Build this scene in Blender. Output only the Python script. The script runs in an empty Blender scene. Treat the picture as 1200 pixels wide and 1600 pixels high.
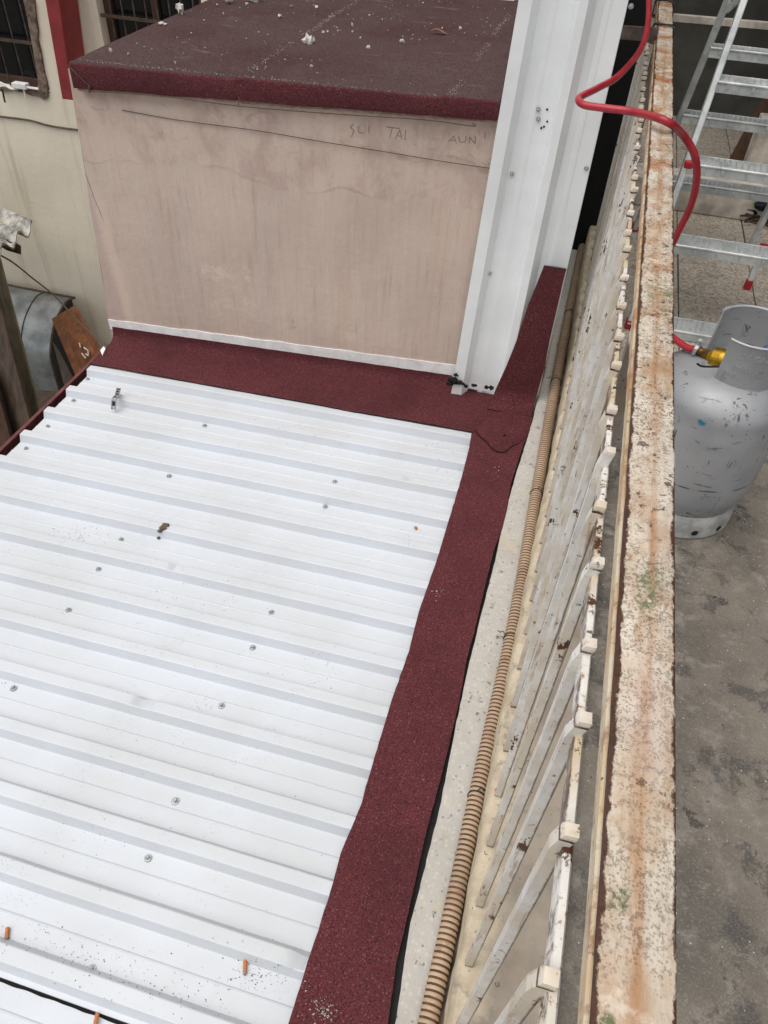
import bpy, bmesh, math, random
import numpy as np
from mathutils import Vector, Matrix, noise as mnoise
random.seed(7)
S = bpy.context.scene
# ------------------------------------------------------------------ camera
F = 1163.0
_R = np.array([450, -1110, F]); _D = np.array([-70, 1190, F])
_R = _R/np.linalg.norm(_R); _D = _D-_R*(_D@_R); _D /= np.linalg.norm(_D)
CAMM = np.array([np.cross(_R, -_D), _R, -_D])
CAMC = np.array([0, 0, 1.20])
cam = bpy.data.cameras.new('camera'); camo = bpy.data.objects.new('camera', cam)
S.collection.objects.link(camo)
cam.sensor_fit = 'VERTICAL'; cam.sensor_height = 36; cam.lens = F/1600*36
cam.clip_start = 0.01; cam.clip_end = 500
_cx, _cy, _cz = CAMM@np.array([1, 0, 0]), CAMM@np.array([0, -1, 0]), CAMM@np.array([0, 0, -1])
camo.matrix_world = Matrix(((_cx[0], _cy[0], _cz[0], 0), (_cx[1], _cy[1], _cz[1], 0),
                            (_cx[2], _cy[2], _cz[2], CAMC[2]), (0, 0, 0, 1)))
S.camera = camo
# ------------------------------------------------------------------ world, sun, exposure
SUN_EL, SUN_AZ = math.radians(70), math.radians(223)   # azimuth from +Y towards +X
w = bpy.data.worlds.new('World'); S.world = w; w.use_nodes = True
nt = w.node_tree; nt.nodes.clear()
sky = nt.nodes.new('ShaderNodeTexSky'); sky.sky_type = 'NISHITA'; sky.sun_disc = False
sky.sun_elevation = SUN_EL; sky.sun_rotation = SUN_AZ
sky.air_density = 1.0; sky.dust_density = 2.0; sky.ozone_density = 1.0
bg = nt.nodes.new('ShaderNodeBackground'); bg.inputs[1].default_value = 0.075
wo = nt.nodes.new('ShaderNodeOutputWorld')
hs = nt.nodes.new('ShaderNodeHueSaturation'); hs.inputs['Saturation'].default_value = .32   # thin overcast: greyer than a clear sky
nt.links.new(sky.outputs[0], hs.inputs['Color']); nt.links.new(hs.outputs[0], bg.inputs[0]); nt.links.new(bg.outputs[0], wo.inputs[0])
sun = bpy.data.lights.new('sun', 'SUN'); sun.energy = 1.5; sun.angle = math.radians(75); sun.color = (1, .95, .88)
suno = bpy.data.objects.new('sun', sun); S.collection.objects.link(suno)
sd = Vector((math.sin(SUN_AZ)*math.cos(SUN_EL), math.cos(SUN_AZ)*math.cos(SUN_EL), math.sin(SUN_EL)))
suno.rotation_euler = sd.to_track_quat('Z', 'Y').to_euler()
S.view_settings.view_transform = 'Standard'; S.view_settings.look = 'None'
S.view_settings.exposure = 0.72; S.view_settings.gamma = 1; S.view_settings.use_curve_mapping = False

# ------------------------------------------------------------------ helpers
def ray(px, py): return CAMM@np.array([px-600, py-800, F])
def P(px, py, ax, v):
    r = ray(px, py); i = 'XYZ'.index(ax); return CAMC+r*((v-CAMC[i])/r[i])
def PP(px, py, p0, n):
    r = ray(px, py); n = np.array(n, float); return CAMC+r*(((np.array(p0)-CAMC)@n)/(r@n))
def lin(h):
    h = h.lstrip('#'); o = []
    for i in (0, 2, 4):
        c = int(h[i:i+2], 16)/255; o.append(c/12.92 if c <= .04045 else ((c+.055)/1.055)**2.4)
    return (*o, 1)
def lerp(a, b, t): return a+(b-a)*t
def interp(tab, x):
    tab = sorted(tab)
    if x <= tab[0][0]: return tab[0][1]
    for (a, u), (b, v) in zip(tab, tab[1:]):
        if x <= b: return lerp(u, v, (x-a)/(b-a))
    return tab[-1][1]

class MB:
    def __init__(s): s.v = []; s.f = []; s.mi = []; s.sm = []
    def add(s, vs, fs, mi=0, sm=False):
        o = len(s.v); s.v += [tuple(map(float, v)) for v in vs]
        for f in fs: s.f.append([i+o for i in f]); s.mi.append(mi); s.sm.append(sm)
        return s
    def box(s, a, b, mi=0):
        (x0, y0, z0), (x1, y1, z1) = a, b
        vs = [(x0,y0,z0),(x1,y0,z0),(x1,y1,z0),(x0,y1,z0),(x0,y0,z1),(x1,y0,z1),(x1,y1,z1),(x0,y1,z1)]
        return s.add(vs, [(3,2,1,0),(4,5,6,7),(0,1,5,4),(1,2,6,5),(2,3,7,6),(3,0,4,7)], mi)
    def hexa(s, bot, top, mi=0):     # two quads, same winding
        return s.add(list(bot)+list(top), [(3,2,1,0),(4,5,6,7),(0,1,5,4),(1,2,6,5),(2,3,7,6),(3,0,4,7)], mi)
    def beam(s, p, q, w, h, side=(1,0,0), mi=0):
        p, q = Vector(p), Vector(q); d = (q-p).normalized(); sd_ = Vector(side)
        sd_ = (sd_-d*d.dot(sd_)).normalized(); up = sd_.cross(d)
        c = [sd_*(a*w/2)+up*(b*h/2) for a, b in ((-1,-1),(1,-1),(1,1),(-1,1))]
        return s.hexa([p+x for x in c], [q+x for x in c], mi)
    def tube(s, pts, r, n=10, mi=0, caps=True):
        pts = [Vector(p) for p in pts]; rs = r if hasattr(r, '__len__') else [r]*len(pts)
        up = Vector((.13, .27, .95)); vs = []; fs = []
        for i, p in enumerate(pts):
            d = (pts[min(i+1, len(pts)-1)]-pts[max(i-1, 0)]).normalized()
            a = (up-d*d.dot(up))
            if a.length < 1e-4: a = Vector((1,0,0))-d*d.x
            a.normalize(); up = a; b = d.cross(a)
            for k in range(n):
                t = 2*math.pi*k/n; vs.append(p+(a*math.cos(t)+b*math.sin(t))*rs[i])
        for i in range(len(pts)-1):
            for k in range(n):
                k2 = (k+1) % n; fs.append((i*n+k, i*n+k2, (i+1)*n+k2, (i+1)*n+k))
        if caps: fs += [tuple(range(n-1, -1, -1)), tuple((len(pts)-1)*n+k for k in range(n))]
        return s.add(vs, fs, mi, True)
    def lathe(s, prof, c, n=32, mi=0, a0=0, a1=2*math.pi):
        full = abs(a1-a0-2*math.pi) < 1e-6; m = n if full else n+1; vs = []; fs = []
        for r, z in prof:
            for k in range(m):
                t = a0+(a1-a0)*k/n; vs.append((c[0]+r*math.cos(t), c[1]+r*math.sin(t), c[2]+z))
        for i in range(len(prof)-1):
            for k in range(n):
                k2 = (k+1) % m; fs.append((i*m+k, i*m+k2, (i+1)*m+k2, (i+1)*m+k))
        return s.add(vs, fs, mi, True)
    def grid(s, rows, mi=0, sm=True):   # rows: equal-length lists of points
        m = len(rows[0]); vs = [p for r in rows for p in r]
        fs = [(i*m+k, i*m+k+1, (i+1)*m+k+1, (i+1)*m+k) for i in range(len(rows)-1) for k in range(m-1)]
        return s.add(vs, fs, mi, sm)
    def slab(s, rows, t, mi=0, mside=0, sm=True):   # grid with thickness t straight down
        m = len(rows[0]); n = len(rows); o = len(s.v)
        s.grid(rows, mi, sm)
        low = [[(p[0], p[1], p[2]-t) for p in r] for r in rows]
        s.grid([r[::-1] for r in low], mside, sm)
        per = [(0,k) for k in range(m)]+[(i,m-1) for i in range(1,n)]+[(n-1,k) for k in range(m-2,-1,-1)]+[(i,0) for i in range(n-2,0,-1)]
        vs = []
        for i, k in per: vs.append(rows[i][k]); vs.append(low[i][k])
        L = len(per); s.add(vs, [(2*i, 2*i+1, (2*((i+1) % L))+1, 2*((i+1) % L)) for i in range(L)], mside)
        return s
    def prism(s, poly, vec, mi=0):
        n = len(poly); a = [Vector(p) for p in poly]; b = [p+Vector(vec) for p in a]
        return s.add(a+b, [tuple(range(n-1,-1,-1)), tuple(range(n, 2*n))]+[(i,(i+1)%n,n+(i+1)%n,n+i) for i in range(n)], mi)

def build(name, mb, mats, parent=None, base=None, smooth_angle=35, bevel=0, fixn=True):
    me = bpy.data.meshes.new(name)
    v = np.array(mb.v, float)
    if parent is not None: base = np.array(parent['_b'])
    elif base is None: base = np.array([(v[:,0].min()+v[:,0].max())/2, (v[:,1].min()+v[:,1].max())/2, v[:,2].min()])
    base = np.array(base, float)
    me.from_pydata([tuple(p) for p in (v-base)], [], mb.f)
    me.polygons.foreach_set('material_index', mb.mi); me.polygons.foreach_set('use_smooth', mb.sm)
    if not isinstance(mats, (list, tuple)): mats = [mats]
    for m in mats: me.materials.append(m)
    if fixn:
        bm = bmesh.new(); bm.from_mesh(me); bmesh.ops.recalc_face_normals(bm, faces=bm.faces); bm.to_mesh(me); bm.free()
    me.update()
    if any(mb.sm): me.set_sharp_from_angle(angle=math.radians(smooth_angle))
    o = bpy.data.objects.new(name, me); S.collection.objects.link(o)
    if parent is not None: o.parent = parent; o['_b'] = list(map(float, base))
    else: o.location = base; o['_b'] = list(map(float, base))
    if bevel:
        b = o.modifiers.new('bevel', 'BEVEL'); b.width = bevel; b.segments = 2; b.limit_method = 'ANGLE'
    return o
def tag(o, label, cat, group=None, kind=None):
    if label: o['label'] = label
    if cat: o['category'] = cat
    if group: o['group'] = group
    if kind: o['kind'] = kind
    return o
def thing(name, base, label, cat, group=None):
    o = bpy.data.objects.new(name, None); S.collection.objects.link(o); o.location = base; o.empty_display_size = .05
    o['_b'] = list(map(float, base)); return tag(o, label, cat, group)
def catmull(pts, n=8):
    pts = [np.array(p, float) for p in pts]; p = [2*pts[0]-pts[1]]+pts+[2*pts[-1]-pts[-2]]; out = []
    for i in range(1, len(p)-2):
        for k in range(n):
            t = k/n; a, b, c, d = p[i-1:i+3]
            out.append(.5*((2*b)+(-a+c)*t+(2*a-5*b+4*c-d)*t*t+(-a+3*b-3*c+d)*t**3))
    out.append(pts[-1]); return out
def nz(x, y, z=0., s=1.): return mnoise.noise(Vector((x*s, y*s, z*s)))

# ------------------------------------------------------------------ materials
class N:
    def __init__(s, name):
        s.m = bpy.data.materials.new(name); s.m.use_nodes = True; s.nt = s.m.node_tree; s.nt.nodes.clear()
        s.out = s.nt.nodes.new('ShaderNodeOutputMaterial'); s.b = s.nt.nodes.new('ShaderNodeBsdfPrincipled')
        s.nt.links.new(s.b.outputs[0], s.out.inputs[0]); s.tc = s.nt.nodes.new('ShaderNodeTexCoord')
        s.obj = s.tc.outputs['Object']
    def lk(s, v, sock):
        if isinstance(v, bpy.types.NodeSocket): s.nt.links.new(v, sock)
        elif v is not None: sock.default_value = v
    def map(s, sc=(1,1,1), loc=(0,0,0), v=None, rot=(0,0,0)):
        n = s.nt.nodes.new('ShaderNodeMapping'); s.lk(v or s.obj, n.inputs[0]); n.inputs[1].default_value = loc
        n.inputs[2].default_value = rot; n.inputs[3].default_value = sc; return n.outputs[0]
    def noise(s, sc, det=4, ro=.55, dist=0, v=None, out=0):
        n = s.nt.nodes.new('ShaderNodeTexNoise'); s.lk(v or s.obj, n.inputs['Vector'])
        n.inputs['Scale'].default_value = sc; n.inputs['Detail'].default_value = det
        n.inputs['Roughness'].default_value = ro; n.inputs['Distortion'].default_value = dist; return n.outputs[out]
    def voro(s, sc, feat='F1', out='Distance', v=None, rnd=1):
        n = s.nt.nodes.new('ShaderNodeTexVoronoi'); n.feature = feat; s.lk(v or s.obj, n.inputs['Vector'])
        n.inputs['Scale'].default_value = sc; n.inputs['Randomness'].default_value = rnd; return n.outputs[out]
    def ramp(s, fac, lo, hi, a=0., b=1.):
        n = s.nt.nodes.new('ShaderNodeMapRange'); n.interpolation_type = 'SMOOTHSTEP'; s.lk(fac, n.inputs[0])
        n.inputs[1].default_value = lo; n.inputs[2].default_value = hi; n.inputs[3].default_value = a; n.inputs[4].default_value = b
        return n.outputs[0]
    def mix(s, f, a, b, mode='MIX'):
        n = s.nt.nodes.new('ShaderNodeMix'); n.data_type = 'RGBA'; n.blend_type = mode
        s.lk(f, n.inputs[0]); s.lk(a, n.inputs[6]); s.lk(b, n.inputs[7]); return n.outputs[2]
    def m_(s, op, a, b=None, c=None):
        n = s.nt.nodes.new('ShaderNodeMath'); n.operation = op; s.lk(a, n.inputs[0]); s.lk(b, n.inputs[1]); s.lk(c, n.inputs[2]); return n.outputs[0]
    def mul(s, a, b): return s.m_('MULTIPLY', a, b)
    def sep(s, v=None):
        n = s.nt.nodes.new('ShaderNodeSeparateXYZ'); s.lk(v or s.obj, n.inputs[0]); return n.outputs
    def rnd(s): return s.nt.nodes.new('ShaderNodeObjectInfo').outputs['Random']
    def off(s, k=10):   # object coordinates shifted per object so that copies differ
        n = s.nt.nodes.new('ShaderNodeVectorMath'); n.operation = 'ADD'; s.lk(s.obj, n.inputs[0])
        c = s.nt.nodes.new('ShaderNodeCombineXYZ'); r = s.mul(s.rnd(), k)
        for i in range(3): s.lk(r, c.inputs[i])
        s.lk(c.outputs[0], n.inputs[1]); return n.outputs[0]
    def ell(s, cx, cy, rx, ry, axes=(0, 1), wob=.3, sc=30):   # soft ragged spot, 1 inside
        x = s.sep(); a = s.m_('DIVIDE', s.m_('SUBTRACT', x[axes[0]], cx), rx); b = s.m_('DIVIDE', s.m_('SUBTRACT', x[axes[1]], cy), ry)
        d = s.m_('SQRT', s.m_('ADD', s.mul(a, a), s.mul(b, b)))
        d = s.m_('ADD', d, s.mul(s.m_('SUBTRACT', s.noise(sc, 5), .5), wob*2)); return s.ramp(d, .55, 1.0, 1, 0)
    def fin(s, col, rough=.6, metal=0, bump=None, bd=.001, bs=.5, spec=.5, **kw):
        s.lk(col, s.b.inputs['Base Color']); s.lk(rough, s.b.inputs['Roughness']); s.lk(metal, s.b.inputs['Metallic'])
        s.b.inputs['Specular IOR Level'].default_value = spec
        for k, v in kw.items(): s.b.inputs[k].default_value = v
        if bump is not None:
            n = s.nt.nodes.new('ShaderNodeBump'); n.inputs['Strength'].default_value = bs; n.inputs['Distance'].default_value = bd
            s.lk(bump, n.inputs['Height']); s.lk(n.outputs[0], s.b.inputs['Normal'])
        return s.m

def flat(name, hexc, rough=.6, metal=0, var=.15, sc=30, bd=.0006):
    n = N(name); c = lin(hexc); v = n.off()
    f = n.noise(sc, 5, .6, v=v); d = tuple(x*(1-var*1.8) for x in c[:3])+(1,); l = tuple(min(1, x*(1+var)) for x in c[:3])+(1,)
    return n.fin(n.mix(n.ramp(f, .3, .7), d, l), rough, metal, n.noise(sc*6, 4, v=v), bd, .5)

def mat_roof():
    n = N('white_painted_steel')
    big = n.noise(3, 5, .6); st = n.noise(1, 5, .6, v=n.map((3, 60, 40)))
    c = n.mix(n.ramp(big, .35, .7), lin('#ced3da'), lin('#c6cace'))
    c = n.mix(n.mul(n.ramp(st, .5, .8), .35), c, lin('#c9c7bd'))
    dirt = n.mul(n.ramp(n.noise(9, 6, .7), .5, .72), n.ramp(n.noise(260, 3, .6), .56, .68))
    c = n.mix(n.mul(dirt, .55), c, lin('#77787a'))
    sp = n.mul(n.ramp(n.voro(190), .10, .05), n.ramp(n.noise(14, 4, .7), .5, .6)); c = n.mix(n.mul(sp, .8), c, lin('#3b3a3a'))
    return n.fin(c, n.ramp(big, .3, .7, .34, .5), 0, n.noise(7, 3), .006, .25, .45)
def mat_membrane(dust=0.):
    n = N('mineral_membrane_dusty' if dust else 'mineral_membrane')
    g = n.noise(420, 3, .75); g2 = n.voro(520, out='Color'); gs = n.sep(g2)
    big = n.noise(5, 5, .6); mid = n.noise(28, 5, .65)
    c = n.mix(n.ramp(g, .36, .66), lin('#4a2125'), lin('#6d3238'))
    if dust:
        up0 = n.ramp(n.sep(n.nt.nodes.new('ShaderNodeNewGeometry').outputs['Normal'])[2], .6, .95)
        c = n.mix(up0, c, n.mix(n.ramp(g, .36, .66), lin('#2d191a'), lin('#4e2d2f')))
    c = n.mix(n.mul(n.ramp(gs[0], .88, .98), .55), c, lin('#8a5a60'))
    c = n.mix(n.mul(n.ramp(gs[1], .82, .95), .8), c, lin('#25120f'))
    c = n.mix(n.mul(n.ramp(big, .42, .75), .45), c, lin('#3c181d'))
    c = n.mix(n.mul(n.ramp(mid, .52, .78), .3), c, lin('#2c1115'))
    if dust:
        z = n.nt.nodes.new('ShaderNodeNewGeometry'); up = n.ramp(n.sep(z.outputs['Normal'])[2], .6, .95)
        d = n.mul(n.ramp(n.noise(4, 7, .68, .4), .25, .6), n.ramp(n.noise(150, 4, .7), .3, .75))
        c = n.mix(n.mul(n.mul(d, up), .55*dust), c, lin('#655c5c'))
        sw = n.mul(n.ramp(n.noise(1, 7, .7, v=n.map((6, 26, 6), rot=(0, 0, .25))), .6, .74), n.mul(up, .55)); c = n.mix(sw, c, lin('#8d8686'))
        ed = n.mul(n.ramp(n.noise(40, 5, .7), .35, .7), up)
        sc = n.mul(n.ramp(n.voro(130), .10, .05), n.ramp(n.noise(7, 5, .7), .52, .62)); c = n.mix(n.mul(sc, up), c, lin('#b9b4b0'))
    else:
        sc = n.mul(n.ramp(n.voro(160), .08, .05), n.ramp(n.noise(9, 5, .7), .62, .68)); c = n.mix(n.mul(sc, .8), c, lin('#b89a98'))
    h = n.m_('ADD', g, n.mul(mid, 1.2))
    return n.fin(c, .85, 0, h, .0022, .75, .3)
def mat_handrail():
    n = N('peeling_cream_paint'); x = n.sep(); v = n.off(3)
    lo = n.noise(4, 4, .6, v=v); st = n.noise(1, 6, .65, v=n.map((90, 9, 90), v=v))
    c = n.mix(n.ramp(n.noise(16, 5, .6, v=v), .35, .7), lin('#d2c9ba'), lin('#bdb2a2'))
    # rust bleeding along the middle and the edges, heavier towards the far end
    mid = n.ramp(n.m_('ABSOLUTE', n.m_('ADD', x[0], n.mul(n.m_('SUBTRACT', n.noise(9, 4, v=v), .5), .012))), .000, .009, 1, 0)
    rust = n.mul(mid, n.ramp(st, .38, .62)); c = n.mix(n.mul(rust, .75), c, lin('#a06c3c'))
    far = n.ramp(x[1], -1.3, -.5, .0, 1.)
    pat = n.mul(n.ramp(n.noise(11, 6, .7, .3, v=v), .47, .66), n.m_('ADD', n.mul(far, .8), .25)); c = n.mix(pat, c, lin('#a2643a'))
    far2 = n.ramp(x[1], -1.55, -.8, .65, 1.)
    wash = n.ramp(n.noise(18, 7, .72, .2, v=n.map((1.5, .6, 1), v=v)), .44, .62); c = n.mix(n.mul(wash, .5), c, lin('#a67f55'))
    wash2 = n.ramp(n.noise(1, 6, .7, v=n.map((150, 16, 1), v=v)), .5, .66); c = n.mix(n.mul(wash2, .35), c, lin('#9c7850'))
    pale = n.ramp(n.noise(26, 6, .7, v=n.map((1, 1, 1), (5, 2, 0), v)), .54, .66); c = n.mix(n.mul(pale, .6), c, lin('#ded3c3'))
    sp = n.ramp(n.m_('ADD', n.voro(380, v=v), n.mul(n.noise(120, 4, .7, v=v), .5)), .60, .46); dens = n.mul(n.ramp(n.noise(13, 6, .76, v=v), .36, .54), far2); sp2 = n.ramp(n.noise(230, 6, .8, .3, v=v), .535, .61); sp = n.m_('MAXIMUM', sp, sp2)
    c = n.mix(n.mul(n.mul(sp, dens), .75), c, n.mix(n.noise(30, 3, v=v), lin('#4a3526'), lin('#7c5a3a')))
    chp = n.mul(n.ramp(n.noise(85, 6, .75, .3, v=v), .595, .625), n.ramp(n.noise(9, 5, v=n.map((1, 1, 1), (9, 0, 0), v)), .38, .52)); c = n.mix(n.mul(chp, .85), c, lin('#4a3426'))
    sp = n.m_('MAXIMUM', n.mul(sp, .6), chp)
    gr = n.mul(n.ramp(n.noise(6, 4, .6, v=n.map((1, 1, 1), (3.3, .7, 0), v)), .57, .68), n.ramp(n.noise(95, 5, .75, v=v), .46, .58))
    c = n.mix(n.mul(gr, .8), c, lin('#747a5c'))
    for (cy, ry, cx, rx, h) in ((-1.585, .012, -.012, .006, '#626a4a'), (-1.52, .010, -.010, .006, '#666d4e'), (-1.28, .03, 0, .01, '#73765a')):
        c = n.mix(n.mul(n.ell(cx, cy, rx, ry, (0, 1), 1.3, 90), n.ramp(n.noise(160, 4, .7), .42, .58)), c, lin(h))
    c = n.mix(n.mul(n.ell(.004, -1.40, .02, .05, (0, 1), .6, 40), .2), c, lin('#dccbc4'))
    ch = n.noise(75, 6, .78, v=n.map((1, .6, 1), v=v))
    e = n.m_('ADD', n.m_('ABSOLUTE', n.m_('ADD', x[0], -.0003)), n.mul(n.m_('SUBTRACT', ch, .5), .013)); e = n.m_('ADD', e, n.mul(n.m_('SUBTRACT', n.noise(11, 5, .7, v=v), .54), .010)); edge = n.ramp(e, .0180, .0196)
    c = n.mix(edge, c, n.mix(n.noise(70, 4, v=v), lin('#2c1a14'), lin('#5e3a26')))
    h = n.m_('ADD', n.mul(edge, -1.), n.mul(n.noise(120, 5, .7, v=v), .5)); h = n.m_('SUBTRACT', h, n.mul(n.mul(sp, dens), .6))
    return n.fin(c, n.ramp(lo, .3, .7, .45, .7), 0, h, .0012, .8, .4)
def mat_lip():
    n = N('orange_rust_paint'); x = n.sep(); v = n.off(3)
    c = n.mix(n.ramp(n.noise(1, 5, .65, v=n.map((60, 7, 60), v=v)), .35, .65), lin('#e2d6c0'), lin('#d6bd94'))
    far = n.ramp(x[1], -1.5, -.6, .25, 1.)
    c = n.mix(n.mul(n.ramp(n.noise(12, 6, .7, v=v), .42, .62), far), c, lin('#b87a45'))
    c = n.mix(n.mul(n.ramp(n.noise(40, 6, .75, v=v), .5, .62), .6), c, lin('#8f5c36'))
    c = n.mix(n.ramp(n.noise(90, 5, .75, v=v), .62, .68), c, lin('#4c2d1c'))
    return n.fin(c, .55, 0, n.noise(90, 5, .7, v=v), .001, .6)
def mat_rustedge():
    n = N('dark_rust'); v = n.off(3)
    c = n.mix(n.ramp(n.noise(50, 6, .7, v=v), .35, .65), lin('#241613'), lin('#523226'))
    c = n.mix(n.ramp(n.noise(22, 6, .75, v=v), .62, .68), c, lin('#b0835a'))
    return n.fin(c, .8, 0, n.noise(150, 5, v=v), .001, .8)
def mat_baluster(bar=False):
    n = N('old_cream_paint' if bar else 'old_white_paint'); v = n.off(20); x = n.sep()
    c = n.mix(n.ramp(n.noise(30, 5, .6, v=v), .35, .65), lin('#f3f1ec'), lin('#e2dfd8'))
    c = n.mix(n.mul(n.ramp(n.noise(7, 5, .6, v=v), .42, .62), .95 if bar else .6), c, lin('#d2c1a2'))
    st = n.ramp(n.noise(1, 5, .65, v=n.map((120, 120, 14), v=v)), .56, .68); c = n.mix(n.mul(st, .9 if bar else .5), c, lin('#a0693c'))
    ch = n.ramp(n.noise(34, 6, .72, v=n.map((1, 1, .6), v=v)), .55 if bar else .62, .60 if bar else .64); sp = n.ramp(n.noise(110, 5, .75, v=v), .62, .66); ch = n.m_('MAXIMUM', ch, n.mul(sp, .8))
    if bar:
        be_ = n.ramp(n.m_('ADD', x[0], n.mul(n.m_('SUBTRACT', n.noise(60, 5, .75, v=v), .5), .004)), -.0150, -.0162); be_ = n.mul(be_, n.ramp(n.noise(11, 5, .7, v=v), .44, .54)); ch = n.m_('MAXIMUM', ch, n.mul(be_, .95))
    if not bar:
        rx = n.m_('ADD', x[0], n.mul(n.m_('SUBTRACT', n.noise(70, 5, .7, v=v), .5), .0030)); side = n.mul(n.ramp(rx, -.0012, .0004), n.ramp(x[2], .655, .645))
        c = n.mix(n.mul(side, n.mul(n.ramp(n.noise(16, 5, .7, v=v), .22, .40), .85)), c, n.mix(n.noise(40, 4, v=v), lin('#4a3d33'), lin('#83725f')))  # right-edge shade and rust painted as one darker band
        low = n.ramp(n.m_('ADD', x[2], n.mul(n.noise(30, 4, v=v), .08)), .20, .03); c = n.mix(n.mul(low, .5), c, lin('#a09484')); ch = n.m_('MAXIMUM', ch, n.mul(n.ramp(n.m_('ADD', x[2], n.mul(n.noise(40, 4, v=v), .012)), .014, .006), .9))  # greyer dirt low down; the dark foot band paints contact shade
        zz = n.m_('ABSOLUTE', n.m_('SUBTRACT', x[2], n.m_('ADD', .6695, n.mul(n.m_('SUBTRACT', n.noise(60, 4, v=v), .5), .006)))); ch = n.m_('MAXIMUM', ch, n.mul(n.ramp(zz, .0022, .0008), n.ramp(n.noise(25, 4, v=v), .35, .5)))
        c = n.mix(n.mul(n.ramp(x[2], .670, .675), .35), c, lin('#d9c6ae'))
    c = n.mix(ch, c, n.mix(n.noise(80, v=v), lin('#2d1a14'), lin('#6b4028')))
    return n.fin(c, .36, 0, n.m_('SUBTRACT', n.noise(60, 5, v=v), ch), .0008, .7)
def mat_curb():
    n = N('weathered_cream_concrete')
    xx = n.m_('ADD', n.sep()[0], n.mul(n.m_('SUBTRACT', n.noise(16, 5, .65), .5), .05)); lf = n.ramp(xx, -.035, .005, 1, 0)
    c = n.mix(n.ramp(n.noise(9, 6, .62), .35, .7), lin('#a69b8d'), lin('#8f8478')); c = n.mix(n.mul(lf, .8), c, n.mix(n.ramp(n.noise(20, 6, .7), .4, .65), lin('#d6c8ae'), lin('#bbab92')))
    c = n.mix(n.mul(n.ramp(n.noise(24, 6, .68, .6), .5, .7), .4), c, lin('#a39378'))
    c = n.mix(n.mul(n.ramp(n.noise(17, 6, .72, .5), .55, .66), .7), c, lin('#8b857b'))
    wv = n.nt.nodes.new('ShaderNodeVectorMath'); wv.operation = 'MULTIPLY_ADD'; n.lk(n.noise(22, 5, .7, out=1), wv.inputs[0]); wv.inputs[1].default_value = (.05, .05, 0); n.lk(n.obj, wv.inputs[2])
    cr = n.ramp(n.voro(34, 'DISTANCE_TO_EDGE', v=wv.outputs[0]), .02, .0); cm = n.ramp(n.noise(14, 5, .7), .52, .6); c = n.mix(n.mul(n.mul(cr, cm), .0), c, lin('#5f5549'))
    sp = n.mul(n.ramp(n.voro(85), .13, .08), n.ramp(n.noise(18, 5), .5, .6)); c = n.mix(n.mul(sp, .8), c, lin('#4a4038'))
    return n.fin(c, .85, 0, n.noise(30, 6, .7), .004, .7, .3)
def mat_terrazzo():
    n = N('terrazzo'); col = n.sep(n.voro(150, out='Color')); d = n.voro(150)
    c = n.mix(n.noise(12, 5), lin('#c4c1bb'), lin('#a9a59e'))
    chip = n.mul(n.ramp(col[0], .45, .7), n.ramp(d, .6, .3)); c = n.mix(n.mul(chip, .4), c, lin('#d4cdc0'))
    chip2 = n.mul(n.ramp(col[1], .86, .9), n.ramp(d, .4, .3)); c = n.mix(n.mul(chip2, .6), c, lin('#6f6a63'))
    c = n.mix(n.mul(n.ramp(n.noise(10, 6, .68), .52, .68), .75), c, lin('#beb3a0'))
    pit = n.ramp(n.noise(38, 6, .75), .62, .7); c = n.mix(n.mul(pit, .8), c, lin('#5d5851'))
    return n.fin(c, .75, 0, n.m_('SUBTRACT', n.noise(60, 5), pit), .003, .8, .3)
def mat_floor():
    n = N('stained_grey_concrete')
    a = n.noise(5, 7, .65, .2); b = n.noise(19, 7, .7, .3)
    c = n.mix(n.ramp(a, .3, .7), lin('#5c564e'), lin('#7c7469'))
    c = n.mix(n.mul(n.ramp(b, .5, .68), .55), c, lin('#969087'))
    c = n.mix(n.mul(n.ramp(n.noise(12, 7, .74, .3), .53, .61), .75), c, lin('#464340'))
    c = n.mix(n.mul(n.ramp(n.noise(17, 7, .74, .3), .63, .65), .8), c, lin('#35332f'))
    br = n.ramp(n.noise(1, 6, .7, .4, v=n.map((14, 60, 1), rot=(0, 0, .5))), .58, .72); c = n.mix(n.mul(br, .35), c, lin('#a8a299'))
    gran = n.noise(300, 3, .7); c = n.mix(n.mul(n.ramp(gran, .5, .72), .28), c, lin('#b6b0a6'))
    c = n.mix(n.mul(n.ramp(n.noise(420, 3, .7), .55, .7), .25), c, lin('#454340'))
    flk = n.mul(n.ramp(n.noise(70, 6, .8), .66, .69), n.ramp(n.noise(7, 5, .7), .45, .6)); c = n.mix(n.mul(flk, .7), c, lin('#b9b2a6'))
    wsp = n.mul(n.ramp(n.voro(75), .10, .05), n.ramp(n.noise(13, 5), .46, .58)); c = n.mix(wsp, c, lin('#d8d3ca'))
    return n.fin(c, n.ramp(a, .3, .7, .55, .8), 0, n.m_('ADD', b, n.mul(gran, .3)), .003, .6, .4)
def mat_tile():
    n = N('terrazzo_tile'); v = n.off(9); col = n.sep(n.voro(150, out='Color', v=v))
    c = n.mix(n.noise(6, 5, v=v), lin('#b5ab9d'), lin('#9f9589')); c = n.mix(n.mul(n.ramp(col[0], .55, .7), .6), c, lin('#d0c6b6'))
    c = n.mix(n.mul(n.ramp(col[1], .75, .85), .5), c, lin('#5d5449'))
    c = n.mix(n.mul(n.ramp(n.noise(9, 6, .7, v=v), .55, .7), .5), c, lin('#5f574c'))
    return n.fin(c, .6, 0, n.noise(60, 4, v=v), .001, .4)
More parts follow.
